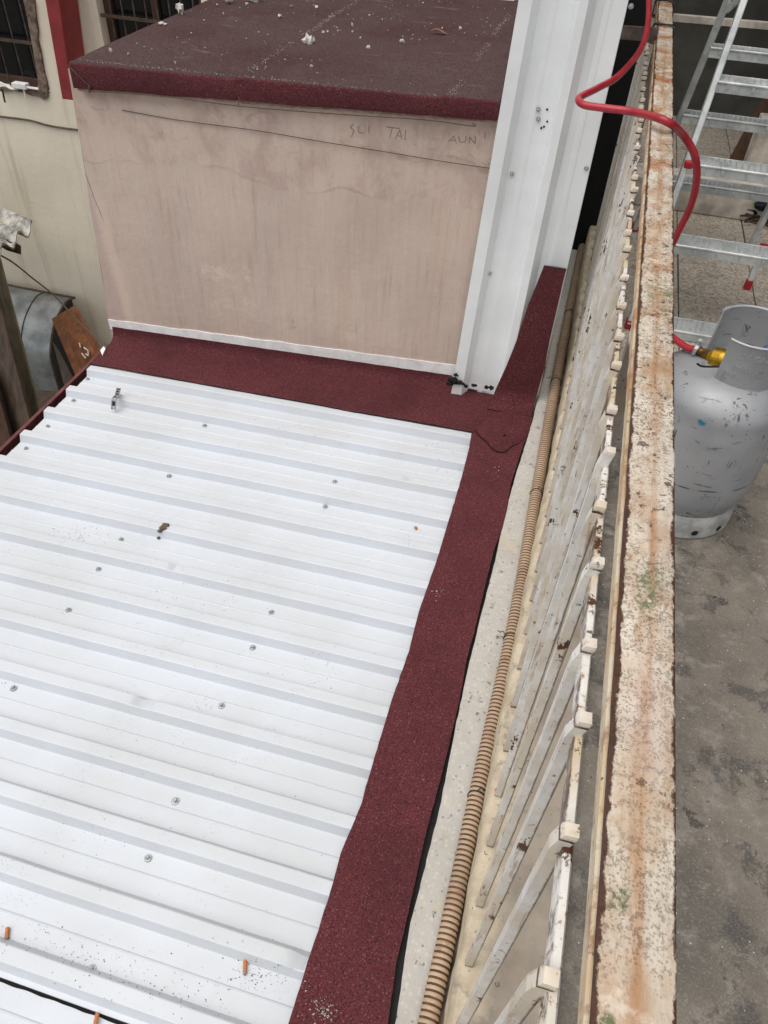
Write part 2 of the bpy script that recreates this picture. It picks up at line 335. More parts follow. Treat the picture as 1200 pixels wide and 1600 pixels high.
def mat_wall():
    n = N('pink_beige_plaster'); x = n.sep()
    vs = n.noise(1, 6, .65, .3, v=n.map((26, 10, 1.3))); vs2 = n.noise(1, 6, .7, v=n.map((70, 10, 5)))
    c = n.mix(n.ramp(n.noise(3, 5), .35, .65), lin('#d2beb0'), lin('#c2afa3'))
    c = n.mix(n.mul(n.ramp(vs, .4, .7), .5), c, lin('#c8b09d'))
    c = n.mix(n.mul(n.ramp(vs2, .5, .75), .4), c, lin('#a48b7e'))
    c = n.mix(n.mul(n.ramp(vs2, .5, .25), .3), c, lin('#dac6b8'))
    # rain-washed upper band with a wavy tide line
    edge = n.m_('ADD', .555, n.mul(n.m_('SUBTRACT', n.noise(1, 3, .5, v=n.map((3.2, 0, 0), (4, 0, 0))), .5), .20))
    d = n.m_('SUBTRACT', n.m_('ADD', x[2], n.mul(n.m_('SUBTRACT', n.noise(40, 4), .5), .018)), edge)
    up = n.ramp(d, -.006, .004)
    c = n.mix(n.mul(up, .42), c, n.mix(n.ramp(n.noise(1, 6, .68, .1, v=n.map((13, 5, 9))), .42, .62), lin('#d8c2b3'), lin('#b3968b')))
    line = n.mul(n.ramp(n.m_('ABSOLUTE', d), .006, .0), n.ramp(n.noise(5, 3), .42, .6)); c = n.mix(n.mul(line, .3), c, lin('#917e74'))
    blot = n.mul(n.ramp(n.noise(1, 6, .7, .8, v=n.map((11, 5, 20), (2, 0, 5))), .54, .64), n.ramp(x[2], .60, .66)); c = n.mix(n.mul(blot, .5), c, lin('#a98a81'))
    # pale repaired streak near the left end
    sx = n.m_('ADD', n.m_('SUBTRACT', x[0], n.m_('ADD', -1.075, n.mul(x[2], -.055))), n.mul(n.m_('SUBTRACT', n.noise(9, 5), .5), .05))
    stk = n.mul(n.ramp(n.m_('ABSOLUTE', sx), .024, .012), n.mul(n.ramp(x[2], .52, .40), n.ramp(x[2], -.02, .02))); c = n.mix(n.mul(stk, .6), c, lin('#dac2b1'))
    lf = n.ramp(n.m_('ADD', x[0], n.mul(x[2], .06)), -1.075, -1.10); c = n.mix(n.mul(lf, .55), c, lin('#bca59d'))
    cs = n.m_('ADD', n.m_('SUBTRACT', x[0], n.m_('ADD', -1.025, n.mul(x[2], -.18))), n.mul(n.m_('SUBTRACT', n.noise(20, 4), .5), .008))
    crk = n.mul(n.ramp(n.m_('ABSOLUTE', cs), .0022, .0008), n.ramp(x[2], .36, .40)); c = n.mix(n.mul(crk, .6), c, lin('#4d403a'))
    for (px, pz, rx, rz, h) in ((-.76, .27, .06, .035, '#dcc8bb'), (-.66, .28, .03, .03, '#dcc8bb'), (-.74, .17, .05, .03, '#d8c3b6'), (-.66, .17, .035, .035, '#dac6b9'), (-.34, .12, .02, .016, '#dfccc0'), (-.52, .13, .015, .02, '#8f7768'), (-.33, .31, .016, .04, '#d8c3b6')):
        c = n.mix(n.mul(n.mul(n.ell(px, pz, rx, rz, (0, 2), .9, 40), n.ramp(n.noise(1, 5, .7, v=n.map((60, 9, 130), rot=(0, .5, 0))), .4, .62)), .55), c, lin(h))
    return n.fin(c, .8, 0, n.m_('ADD', n.noise(35, 6, .65), n.mul(vs2, .5)), .004, .5, .3)
def mat_beige():
    n = N('beige_plaster'); x = n.sep()
    c = n.mix(n.ramp(n.noise(1.6, 6, .6), .35, .65), lin('#efe7d5'), lin('#e1d8c4'))
    c = n.mix(n.mul(n.ramp(n.noise(1, 6, .65, v=n.map((14, 5, 1.2))), .5, .75), .5), c, lin('#b0a78e'))
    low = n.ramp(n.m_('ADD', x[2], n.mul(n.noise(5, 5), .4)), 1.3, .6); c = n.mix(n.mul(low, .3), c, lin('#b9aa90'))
    sp = n.mul(n.ramp(n.voro(38), .06, .03), n.ramp(n.noise(6, 5), .5, .6)); c = n.mix(n.mul(sp, .7), c, lin('#6d6454'))
    return n.fin(c, .85, 0, n.noise(30, 6, .65), .004, .5, .3)
def mat_cylinder():
    n = N('silver_enamel'); x = n.sep()
    c = n.mix(n.ramp(n.noise(6, 5), .3, .7), lin('#b2b3b5'), lin('#97999c'))
    scr = n.ramp(n.noise(1, 6, .72, .7, v=n.map((30, 30, 9))), .59, .64); den = n.ramp(n.noise(9, 5), .42, .56); c = n.mix(n.mul(n.mul(scr, den), .85), c, lin('#3f4042'))
    scr2 = n.ramp(n.noise(1, 5, .75, .4, v=n.map((16, 16, 70), rot=(0, .5, 0))), .61, .64); c = n.mix(n.mul(scr2, .6), c, lin('#525354'))
    sp = n.mul(n.ramp(n.voro(80), .16, .08), n.ramp(n.noise(10, 5), .52, .62)); c = n.mix(n.mul(sp, .85), c, lin('#333436'))
    ln = n.ramp(n.m_('ABSOLUTE', n.m_('SUBTRACT', x[2], n.m_('ADD', .15, n.mul(n.noise(7, 3), .012)))), .0025, .0012); c = n.mix(n.mul(n.mul(ln, n.ramp(n.noise(30, 4), .4, .55)), .8), c, lin('#3c3d3f'))
    c = n.mix(n.mul(n.ell(-.042, .318, .009, .008, (0, 2), .9, 160), 1), c, lin('#3e86a3'))
    return n.fin(c, n.ramp(n.noise(14, 5), .3, .7, .42, .58), .3, n.noise(9, 5), .004, .35)
def mat_conduit():
    n = N('corrugated_plastic'); v = n.obj
    c = n.mix(n.ramp(n.noise(5, 5), .35, .65), lin('#b9a58c'), lin('#a5927b'))
    c = n.mix(n.mul(n.ramp(n.noise(30, 6, .7), .55, .7), .55), c, lin('#84694f'))
    y = n.ramp(n.sep()[1], .2, 1.2); c = n.mix(n.mul(y, .6), c, lin('#a89d90'))
    return n.fin(c, .6, 0, n.noise(90, 4), .0008, .4)
def mat_alu():
    n = N('galvanised_metal'); v = n.off(8)
    c = n.mix(n.ramp(n.noise(14, 6, .65, v=v), .35, .65), lin('#d0d3d2'), lin('#a9afae'))
    c = n.mix(n.mul(n.ramp(n.noise(30, 6, .7, v=v), .58, .7), .5), c, lin('#6d7372'))
    return n.fin(c, n.ramp(n.noise(9, 4, v=v), .3, .7, .35, .55), .35, n.noise(50, 4, v=v), .0008, .4)
def mat_wood(name, a, b, sc=(40, 40, 3)):
    n = N(name); v = n.map(sc, v=n.off(8))
    c = n.mix(n.ramp(n.noise(1, 6, .65, .6, v=v), .35, .65), lin(a), lin(b))
    c = n.mix(n.mul(n.ramp(n.noise(9, 5), .5, .7), .4), c, tuple(x*.5 for x in lin(a)[:3])+(1,))
    return n.fin(c, .65, 0, n.noise(1, 6, v=v), .002, .5)

M = dict(roof=mat_roof(), mem=mat_membrane(), memd=mat_membrane(1.), rail=mat_handrail(), lip=mat_lip(), rust=mat_rustedge(),
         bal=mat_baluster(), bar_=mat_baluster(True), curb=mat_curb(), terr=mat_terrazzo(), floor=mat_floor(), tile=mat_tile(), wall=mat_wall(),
         beige=mat_beige(), cyl=mat_cylinder(), cond=mat_conduit(), alu=mat_alu())
M['groove'] = flat('brown_groove', '#6b4630', .8, 0, .3, 60)
M['bit'] = flat('black_bitumen', '#0c0b0d', .7, 0, .4, 60)
M['white'] = flat('white_wash', '#ededeb', .75, 0, .08, 25, .002)
M['clad'] = flat('white_cladding', '#eff2f2', .4, 0, .04, 6)
M['screw'] = flat('zinc_screw', '#b4b7b9', .3, .45, .2, 200)
M['hole'] = flat('dark_hole', '#141414', .8)
M['redp'] = flat('red_painted_steel', '#8c3034', .5, 0, .12, 12)
M['redd'] = flat('dark_red_trim', '#6d3a3c', .6, 0, .2, 30)
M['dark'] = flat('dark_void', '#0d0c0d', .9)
M['glass'] = flat('dark_window_glass', '#14171b', .12)
M['frame'] = mat_wood('brown_frame', '#3a261c', '#4c3223')
M['bar'] = flat('rusty_bar', '#57483c', .7, .2, .3, 60)
M['cem'] = flat('rough_cement', '#7c6c5f', .9, 0, .35, 40, .006)
M['ply'] = mat_wood('brown_board', '#6b4023', '#8a5530', (30, 30, 3))
M['plank'] = mat_wood('old_plank', '#3d322a', '#57483b', (30, 30, 3))
M['plankl'] = mat_wood('olive_plank', '#6f6650', '#857a60', (30, 30, 3))
M['duct'] = flat('grey_sheet_metal', '#8a8f8f', .45, .4, .25, 9, .002)
M['asb'] = flat('asbestos_sheet', '#a7a49d', .9, 0, .45, 22, .003)
M['wire'] = flat('brown_cable', '#5b4d3f', .7)
M['black'] = flat('black_wire', '#121212', .5)
M['hose'] = flat('red_rubber_hose', '#a82834', .3, 0, .12, 30)
M['cap'] = flat('red_plastic', '#b01d28', .4, 0, .1, 30)
M['brass'] = flat('brass', '#b58f2e', .3, .9, .15, 60)
M['oldbrass'] = flat('dull_brass', '#6e4f2c', .45, .8, .25, 80)
M['chunk'] = flat('plaster_rubble', '#cdc9c1', .9, 0, .15, 60, .004)
M['mud'] = flat('dry_mud', '#6a5f51', .95, 0, .4, 80, .003)
M['leaf'] = flat('dry_leaf', '#7d5c46', .7, 0, .25, 60)
M['filt'] = flat('cork_filter', '#c07a4a', .8, 0, .2, 300)
M['paper'] = flat('ash_paper', '#8f8a84', .9, 0, .3, 300)
M['grit'] = flat('dark_grit', '#2b2a2a', .9)
M['ground'] = flat('courtyard_earth', '#57503f', .95, 0, .35, 8, .01)
M['conc'] = flat('shaded_concrete', '#595953', .9, 0, .2, 5, .004)
M['slab'] = flat('slab_concrete', '#4a4844', .9, 0, .2, 5, .004)
M['stone'] = flat('pale_stone', '#cdc4b7', .85, 0, .2, 14, .004)
M['steel'] = flat('dull_bracket', '#6c5f58', .5, .2, .25, 40)
M['chip'] = flat('white_chalk', '#c9c4bb', .9)
M['crack'] = flat('crack_shadow', '#6e5a50', .9)
M['scratch'] = flat('scratched_plaster', '#a18a7e', .9)

# ------------------------------------------------------------------ setting: ground, terrace floor
RS = .03; RZ = -.12                       # crest plane of the white roof: z = RZ + RS*x
RN = np.array([-RS, 0, 1]); RP0 = np.array([0, 0, RZ])
def RC(px, py, dz=0.): return PP(px, py, RP0+np.array([0, 0, dz]), RN)
def rz(x): return RZ+RS*x
g = MB(); g.grid([[(x, y, -1.60+.03*nz(x, y, 0, 1.5)) for x in np.linspace(-60, 60, 41)] for y in np.linspace(-60, 60, 41)])
tag(build('ground', g, M['ground']), 'dark earth of the courtyard below the roof', None, None, 'structure')
YT = 1.78
fl = MB(); fl.slab([[(x, y, .0015*nz(x, y, 2, 9)) for x in np.linspace(.135, 3.2, 30)] for y in np.linspace(-3, YT, 46)], .16)
tag(build('terrace_floor', fl, M['floor']), 'stained grey concrete terrace floor right of the railing', None, None, 'structure')
tf = MB(); tf.box((.135, YT+.002, -.16), (3.2, 6, -.006)); tfo = tag(build('tile_floor', tf, M['conc']), 'speckled terrazzo tile floor under the ladder', None, None, 'structure')
tm = MB(); tm.box((-.1245, -.1245, -.0055), (.1245, .1245, .0015)); tile0 = None
for i in range(9):
    for k in range(12):
        x, y = .135+.125+i*.253, YT+.131+k*.253
        if tile0 is None:
            tile0 = build('tile', tm, M['tile'], base=(0, 0, 0), bevel=.0015); t = tile0
        else:
            t = tile0.copy(); S.collection.objects.link(t)
        t.parent = tfo; b = tfo['_b']; t.location = (x-b[0]+random.uniform(-.001, .001), y-b[1], -b[2]+random.uniform(-.001, .001))

# ------------------------------------------------------------------ curb and terrazzo ledge
ZC = .02; ZL = -.085
ce = [(698,1600),(720,1487),(740,1370),(760,1257),(776,1165),(790,1085),(812,975),(832,870),(852,770),(868,690),(884,600),(899,500),(912,410),(925,330)]
cet = sorted([(P(x, y, 'Z', ZC)[1], P(x, y, 'Z', ZC)[0]) for x, y in ce])
rows = []; drop = []
for y in np.linspace(-1.2, 4.2, 340):
    xl = interp(cet, y)+.0035*nz(y, 0, 0, 14)+.0025*nz(y, 3, 0, 45)+(.004 if nz(y, 9, 0, 7) > .35 else 0)
    r = [(xl+.002*nz(y, 1, 1, 60), y, ZL-.05), (xl-.001, y, ZL+.02), (xl, y, ZC-.008), (xl+.005, y, ZC-.001)]
    for k in range(9):
        xx = xl+.006+(.2-xl)*k/8; r.append((xx, y, ZC+.0025*nz(xx, y, 0, 30)+.0015*nz(xx, y, 5, 90)))
    r += [(.2, y, -.05)]; rows.append(r)
c = MB(); c.grid(rows)
tag(build('concrete_curb', c, M['curb']), 'peeling cream concrete curb that the white balusters stand on', 'curb')
le = sorted([(P(x, y, 'Z', ZL)[1], P(x, y, 'Z', ZL)[0]) for x, y in ((617,1600),(642,1440),(686,1268),(713,1130),(738,1015),(770,890),(800,762),(829,668),(850,584),(862,528),(873,470),(887,420),(896,370))])
rows = []
for y in np.linspace(-1.2, 3.4, 360):
    xl = interp(le, y)+.0018*nz(y, 0, 0, 12)+.0012*nz(y, 7, 0, 50)
    r = [(xl+.002, y, ZL-.10), (xl, y, ZL-.004), (xl+.004, y, ZL)]
    for k in range(8):
        xx = xl+.006+(.10-xl)*k/7; r.append((xx, y, ZL+.0015*nz(xx, y, 0, 40)-.002*max(0, nz(xx, y, 9, 55)-.25)))
    rows.append(r)
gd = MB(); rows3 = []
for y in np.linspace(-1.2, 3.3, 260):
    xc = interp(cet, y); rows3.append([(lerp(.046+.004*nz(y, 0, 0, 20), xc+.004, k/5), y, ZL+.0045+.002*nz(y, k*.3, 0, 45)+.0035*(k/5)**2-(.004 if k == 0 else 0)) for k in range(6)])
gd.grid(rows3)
l = MB(); l.grid(rows); ledge = tag(build('terrazzo_ledge', l, M['terr']), 'pitted grey terrazzo ledge that the conduit lies along', 'ledge')
build('gutter_shade', gd, flat('gutter_shade', '#6a5f52', .95, 0, .45, 40, .004), ledge)  # dark strip: the curb's shade in the gutter, laid in as colour

gm = MB()
for _ in range(70):                          # curled flakes of old paint lying on the curb
    y = random.uniform(.05, 1.3); x = random.uniform(interp(cet, y)+.012, .125); a0 = random.uniform(0, 6.3); R0 = random.uniform(.0012, .0034); tn = random.uniform(1.2, 5.2)
    gm.tube([(x+R0*math.cos(a0+t*tn)*(1+.4*t), y+R0*1.3*math.sin(a0+t*tn), ZC+.0035+.0006*math.sin(t*6)) for t in np.linspace(0, 1, 7)], .00042, 4)
for _ in range(160):
    y = random.uniform(.05, 1.6); x = random.uniform(interp(cet, y)+.004, .13); q_ = [(x, y, ZC+.004), (x+random.gauss(0, .0016), y+random.gauss(0, .0022), ZC+.0042), (x+random.gauss(0, .0015), y+random.gauss(0, .0015), ZC+.006)]
    gm.add(q_, [(0,1,2)])
tag(build('paint_flakes', gm, flat('dark_flakes', '#4a4038', .9), fixn=False), 'dark curled paint flakes lying on the cream curb under the balusters', None, None, 'stuff')
# ------------------------------------------------------------------ white metal roof
PITCH = .1159; Y0 = 1.2245; HR = .0225
prof = []                                    # (y, height above valley) from far to near
def rib(yc):                                 # yc: near edge of the crest
    return [(yc+.0345, .0), (yc+.0245, HR-.001), (yc+.0225, HR), (yc+.002, HR), (yc, HR-.001), (yc-.0078, .0), (yc-.010, 0)]
SX0, SX1 = -1.392, -.035
dents = [(RC(275,885), .016), (RC(225,1092), .02), (RC(588,826), .014), (RC(468,1502), .022), (RC(480,1490), .014), (RC(572,1068), .012), (RC(640,742), .012)]
def roof_z(x, y, h):
    z = rz(x)-HR+h+.0011*nz(x, y, 0, 5)+.0006*nz(x, y*.6, 4, 17)
    for d, r in dents:
        q = ((x-d[0])**2+(y-d[1])**2)/r**2
        if q < 6: z -= .009*math.exp(-q*1.4)*(h/HR*.75+.25)*(1+.5*nz(x, y, 3, 60))
    return z
def sheet(plist, x0, x1, nx=190):
    rows = []
    for x in np.linspace(x0, x1, nx):
        xx = x; lapn = lambda y: (.0035*max(0, nz(x, 0, 0, 9))+.0015*nz(x, 0, 3, 40)) if abs(y-ylap) < .0001 else 0
        rows.append([(xx+(.0015*nz(y, 1, 0, 20) if x in (x0,) else 0), y+.0006*nz(x, y, 2, 6)-lapn(y), roof_z(x, y, h)) for y, h in plist])
    m = MB(); m.grid(rows, 0, True); return m
ylap = Y0-PITCH*9-.0205
p1 = []
for k in range(-4, 10):
    yc = Y0-PITCH*k
    if k == -4: p1 += [(yc+.026, HR-.004), (yc+.0245, HR), (yc+.002, HR), (yc, HR-.001), (yc-.0078, 0), (yc-.010, 0)]
    else: p1 += rib(yc)
    mid = yc-.0105-.036
    if k < 9: p1 += [(mid+.022, .0), (mid+.0025, .0002), (mid, .0022), (mid-.0025, .0002), (mid-.02, 0)]
    else: p1 += [(yc-.0155, .0004), (yc-.0158, -.003)]
p2 = []
ylap = Y0-PITCH*9-.0205
p2 = [(ylap, -.004), (ylap-.004, -.0035), (ylap-.03, -.003), (ylap-.0325, -.001), (ylap-.035, -.003)]
for k in range(10, 15):
    yc = Y0-PITCH*k; p2 += [(a, b-.003) for a, b in rib(yc)]
    mid = yc-.0465; p2 += [(mid+.0025, -.003), (mid, -.001), (mid-.0025, -.003)]
roof = thing('metal_roof', (-.7, .7, -.19), 'white ribbed sheet metal roof running from the red strip to the courtyard edge', 'roof')
build('roof_sheet', sheet(p1, SX0, SX1), M['roof'], roof, smooth_angle=20)
ps2 = sheet(p2, SX0-.02, SX1)
build('roof_sheet', ps2, M['roof'], roof, smooth_angle=20)
ud = MB(); ud.box((SX0-.008, -.4, rz(SX0)-HR-.05), (SX1, ylap+.018, rz(SX0)-HR-.045))
ud.hexa([(SX0, ylap-.02, rz(SX0)-HR-.016), (SX1, ylap-.02, rz(SX1)-HR-.016), (SX1, ylap+.03, rz(SX1)-HR-.016), (SX0, ylap+.03, rz(SX0)-HR-.016)],
        [(SX0, ylap-.02, rz(SX0)-HR-.010), (SX1, ylap-.02, rz(SX1)-HR-.010), (SX1, ylap+.03, rz(SX1)-HR-.010), (SX0, ylap+.03, rz(SX0)-HR-.010)])
build('lap_shade', ud, M['hole'], roof)  # black plate below the lap puts the gap's shade into colour
rim = MB(); rim.beam((SX0-.030, 1.80, rz(SX0)-.024), (SX0-.030, -.6, rz(SX0)-.024), .011, .008)
rim.beam((SX0-.028, 1.80, rz(SX0)-.045), (SX0-.028, -.6, rz(SX0)-.045), .006, .030)
build('drip_edge', rim, M['redd'], roof)
gt = MB(); gt.box((SX0-.024, -.6, rz(SX0)-.075), (SX0+.10, 1.72, rz(SX0)-.062)); build('eaves_board', gt, M['hole'], roof)
ec = MB(); ec.prism([RC(158,552), RC(163,546), RC(166,549), RC(161,560)], (0, 0, .012)); build('end_flashing', ec, M['white'], roof)
sm = MB(); sm.lathe([(.0, .0095), (.0028, .0095), (.0042, .0082), (.0046, .003), (.0046, .0028)], (0,0,0), 6)
sm.lathe([(.0046, .0029), (.0085, .0026), (.0092, .0015), (.0094, -.001)], (0,0,0), 18)
scr0 = None
for px, py in [(237,1330),(274,1252),(147,1508),(346,1103),(404,994),(424,957),(27,1068),(124,932),(154,890),(203,825),(268,739),(514,780),(523,753),(324,660),(41,701),(75,667),(118,624),(139,591),(302,1402-60),(598,1250)][:18]:
    p = RC(px, py, -HR); fr = ((Y0-p[1])/PITCH % 1)*PITCH
    if fr < .021: p[1] -= .021-fr
    elif PITCH-fr < .045: p[1] -= .045-(PITCH-fr)
    p[2] = roof_z(p[0], p[1], 0)
    if scr0 is None: scr0 = build('screw', sm, M['screw'], base=(0,0,0), smooth_angle=25); o = scr0
    else: o = scr0.copy(); S.collection.objects.link(o)
    o.parent = roof; b = roof['_b']; o.location = (p[0]-b[0], p[1]-b[1], p[2]-b[2]+.0005)
    o.rotation_euler = (random.uniform(-.12, .12), random.uniform(-.12, .12), random.uniform(0, 6)); o.scale = [random.uniform(.70, .80)]*3
# grit on the roof
gm = MB()
def grain(p, r):
    a = random.uniform(0, 6.3); q = [Vector((math.cos(a+k*2.09)*r*random.uniform(.6, 1.5), math.sin(a+k*2.09)*r*random.uniform(.5, 1.2), 0)) for k in range(3)]
    p = Vector(p); gm.add([p+x for x in q]+[p+Vector((0, 0, r*.9))], [(0,1,3),(1,2,3),(2,0,3)])
def prof_h(y):
    t = (Y0-y)/PITCH; fr = (t-math.floor(t))*PITCH   # distance nearer than a crest's near edge
    if fr < .0078: return HR*(1-fr/.0078)
    d = PITCH-fr
    if d < .0245: return HR
    if d < .0345: return HR*(1-(d-.0245)/.010)
    return 0
for _ in range(900):
    x = random.uniform(SX0, -.16); y = random.uniform(.0, 1.68)
    if nz(x, y, 3, 4)+random.uniform(-.3, .3) < .12: continue
    grain((x, y, roof_z(x, y, prof_h(y))+.0003), random.choice([.0006, .0007, .0008, .0011]))
for px, py, r, cnt in ((125,830,22,70),(470,690,30,40),(400,1525,24,90),(690,695,25,40),(90,845,30,45),(300,935,40,40),(500,1050,55,50),(60,1460,40,30),(170,1520,40,50),(320,1535,60,60),(620,845,25,18),(10,1065,14,20),(40,1475,25,20),(120,1490,30,40),(260,1555,40,30),(700,730,12,20)):
    for _ in range(cnt):
        q = RC(px+random.gauss(0, r), py+random.gauss(0, r*.45), -HR*.8); grain((q[0], q[1], roof_z(q[0], q[1], prof_h(q[1]))+.0003), random.choice([.0006, .0008, .001, .0014]))
for k in range(-3, 10):                      # dirt caught along the foot of each rib
    for _ in range(22):
        y = Y0-PITCH*k+.0345+abs(random.gauss(0, .0025)); x = random.uniform(-1.2, -.2)
        if nz(x, k*3.7, 1, 3) < .05 and random.random() < .8: continue
        grain((x, y, roof_z(x, y, 0)+.0003), random.uniform(.0005, .0012))
tag(build('roof_grit', gm, M['grit'], fixn=False), 'dark grit and dirt specks scattered over the white roof', None, None, 'stuff')

# ------------------------------------------------------------------ red mineral membrane strips
TS = .004
lft = [(738,668),(733,700),(720,750),(707,793),(692,843),(683,873),(655,953),(638,1020),(613,1090),(580,1200),(563,1260),(533,1330),(518,1387),(487,1483),(450,1600),(428,1680)]
rgt = [(850,584),(829,668),(820,690),(798,757),(788,817),(772,860),(760,907),(740,993),(730,1027),(717,1100),(693,1200),(677,1260),(663,1313),(638,1427),(619,1507),(606,1600),(590,1680)]
DZ = .005
def tabx(pts, dz): return sorted([(q[1], q[0]) for q in (RC(x, y, dz) for x, y in pts)])
L_, R_ = tabx(lft, DZ), tabx(rgt, DZ)
def ext(tab, y):   # extrapolate to the near side
    if y < tab[0][0]:
        return tab[0][1]
    return interp(tab, y)
rows = []
for y in np.linspace(-.6, 1.74, 150):
    xl = ext(L_, y)+.0012*nz(y, 0, 0, 60); xr = ext(R_, y)+.0010*nz(y, 5, 0, 60); r = []
    for k in range(15):
        t = k/14; x = lerp(xl, xr, t)
        z = rz(x)+DZ+.0022*nz(x, y, 0, 14)+.0012*nz(x, y, 4, 40)+.006*max(0, t-.6)/.4*1
        if t < .12: z -= .0015*(1-t/.12)
        r.append((x, y, z))
    rows.append(r[::-1])
ms = MB(); ms.slab(rows, TS, 0, 1)
be = MB(); rows2 = []
for y in np.linspace(-.6, 1.72, 120):
    xr = ext(R_, y); rows2.append([(xr-.012, y, rz(xr)-.004), (xr+.004, y, rz(xr)-.003+.002*nz(y, 0, 0, 40)), (xr+.022, y, rz(xr)-.001+.003*nz(y, 3, 0, 25)), (xr+.034, y, rz(xr)+.010)])
be.slab([q_[::-1] for q_ in rows2], .004)
strip = tag(build('membrane_strip', ms, [M['mem'], M['bit']]), 'long dark red granulated roofing strip along the terrazzo ledge', 'roofing strip')
build('bitumen_edge', be, M['bit'], strip)
# strip across the foot of the rear room, turned up against its wall
BX = np.array([-.25, 1.93]); BS = .05            # line of the rear wall: y = 1.93 + .05*(x+.25)
def wy(x): return 1.93+BS*(x+.25)
def WP(px, py, d=0.): return PP(px, py, (-.25, 1.93-d, 0), (-BS, 1, 0))
XLb, XLt = WP(178, 540)[0], WP(113, 140)[0]
rows = []
for x in np.linspace(XLb+.012, -.02, 90):
    up = lerp(.058, .044, (x+1.4)/1.15); yw = wy(x)-.004; r = []
    y1 = 1.712+.004*nz(x, 0, 0, 5)+.0015*nz(x, 3, 0, 40)
    if x > -.17: y1 = 1.712+(x+.17)*.08
    for k in range(12):
        t = k/11; y = lerp(y1, yw-.03, t); r.append((x, y, rz(x)+.006+.0035*nz(x, y, 1, 12)+.002*nz(x, y, 7, 38)+.004*max(0, 1-abs(y-1.80-.02*nz(x, 0, 0, 4))/.012)*max(0, nz(x, 8, 0, 5))))
    for a in (20, 45, 70): r.append((x, yw-.03+.03*math.sin(math.radians(a)), rz(x)+.006+.03*(1-math.cos(math.radians(a)))))
    if x < -.262: r += [(x, yw, rz(x)+.036), (x, yw+.0015, rz(x)+up+.002*nz(x, 2, 0, 25))]
    else: r += [(x, yw-.02, rz(x)+.012), (x, yw-.018, rz(x)+.013)]
    rows.append(r)
cs = MB(); cs.slab(rows, TS, 0, 1)
cross = tag(build('membrane_strip', cs, [M['mem'], M['bit']]), 'shorter red roofing strip folded up along the foot of the beige room', 'roofing strip')
# flap glued up the cladding at the corner
YF = 1.876
lf = [(850,415),(843,433),(826,475),(806,535),(790,575),(775,607),(762,640)]; rf = [(885,421),(880,440),(872,475),(859,530),(851,575),(842,605),(832,640)]
rows = []
for i in range(25):
    t = i/24*(len(lf)-1); a = min(int(t), len(lf)-2); u = t-a
    pl, pr = [np.array(lerp(np.array(e[a], float), np.array(e[a+1], float), u)) for e in (lf, rf)]
    q0, q1 = P(*pl, 'Y', YF), P(*pr, 'Y', YF); r = []
    for k in range(9):
        q = lerp(q0, q1, k/8); zb = rz(q[0])+.008; z = q[2]; y = YF
        if z < zb+.05: u2 = min(1, (zb+.05-z)/.05); y = YF-.05*(1-math.sqrt(max(0, 1-u2*u2*.98))); z = max(zb, z)
        r.append((q[0], y+.003*nz(q[0], z, 0, 18), z))
    rows.append(r)
fm = MB(); m_ = len(rows[0]); fm.grid(rows); fm.grid([[(p[0], p[1]+.003, p[2]) for p in r][::-1] for r in rows], 1)
per = [rows[0][k] for k in range(m_)]+[r[-1] for r in rows[1:]]; o_ = []
for seq in (rows[0], [r[-1] for r in rows], [r[0] for r in rows]):
    for a, b in zip(seq, seq[1:]): fm.add([a, b, (b[0], b[1]+.003, b[2]), (a[0], a[1]+.003, a[2])], [(0,1,2,3)], 1)
tag(build('membrane_flap', fm, [M['mem'], M['bit']], fixn=False), 'dark red roofing flap glued up the white cladding beside the ledge', 'roofing flap')
pp = [(742,669),(750,680),(761,689),(769,699),(777,704),(786,706),(794,703),(799,697),(809,693),(819,686),(829,676),(833,652),(800,640),(770,645)]
pts = [RC(x, y, DZ+.0075) for x, y in pp]; cen = sum(pts)/len(pts)
pm = MB(); rows = []
for t in (1, .97, .8, .55, .3, .05):
    rows.append([(cen[0]+(q[0]-cen[0])*t, cen[1]+(q[1]-cen[1])*t, q[2]*t+cen[2]*(1-t)+(.0 if t < 1 else -.004)+.002*nz(q[0]*t, q[1]*t, 0, 50)+(.002 if .5 < t < .9 else 0)) for q in pts+[pts[0]]])
pm.grid(rows)
for a, b in zip(pts, pts[1:]+[pts[0]]): pm.add([(*a[:2], a[2]-.003), (*b[:2], b[2]-.003), (*b[:2], b[2]-.009), (*a[:2], a[2]-.009)], [(0,1,2,3)], 1)
patch = tag(build('membrane_patch', pm, [M['mem'], M['bit']]), 'small wrinkled red roofing patch with a torn edge at the corner of both strips', 'roofing patch')
# bitumen lumps at the foot of the cladding
def lump(p, r, sq=(1, 1, .6), seed=0, mi=0, sub=2, m=None, rough=.45):
    m = m or MB(); bm = bmesh.new(); bmesh.ops.create_icosphere(bm, subdivisions=sub, radius=1)
    vs = []; bm.verts.ensure_lookup_table()
    for v in bm.verts:
        k = 1+rough*nz(v.co.x+seed*3.1, v.co.y, v.co.z, 1.6)+rough*.5*nz(v.co.x, v.co.y+seed, v.co.z, 4)
        vs.append((p[0]+v.co.x*k*r*sq[0], p[1]+v.co.y*k*r*sq[1], p[2]+v.co.z*k*r*sq[2]))
    m.add(vs, [[v.index for v in f.verts] for f in bm.faces], mi, False); bm.free(); return m
for i, (px, py, r) in enumerate(((708,594,.012),(716,597,.009),(703,600,.008),(712,586,.006),(728,603,.006),(740,602,.007),(760,605,.006),(768,606,.007),(724,600,.005))):
    tb = MB(); lump(P(px, py, 'Y', 1.872), r*1.15, (1, .4, .8), i, 0, 2, tb, .8); build('tar_blob', tb, M['bit'], cross)

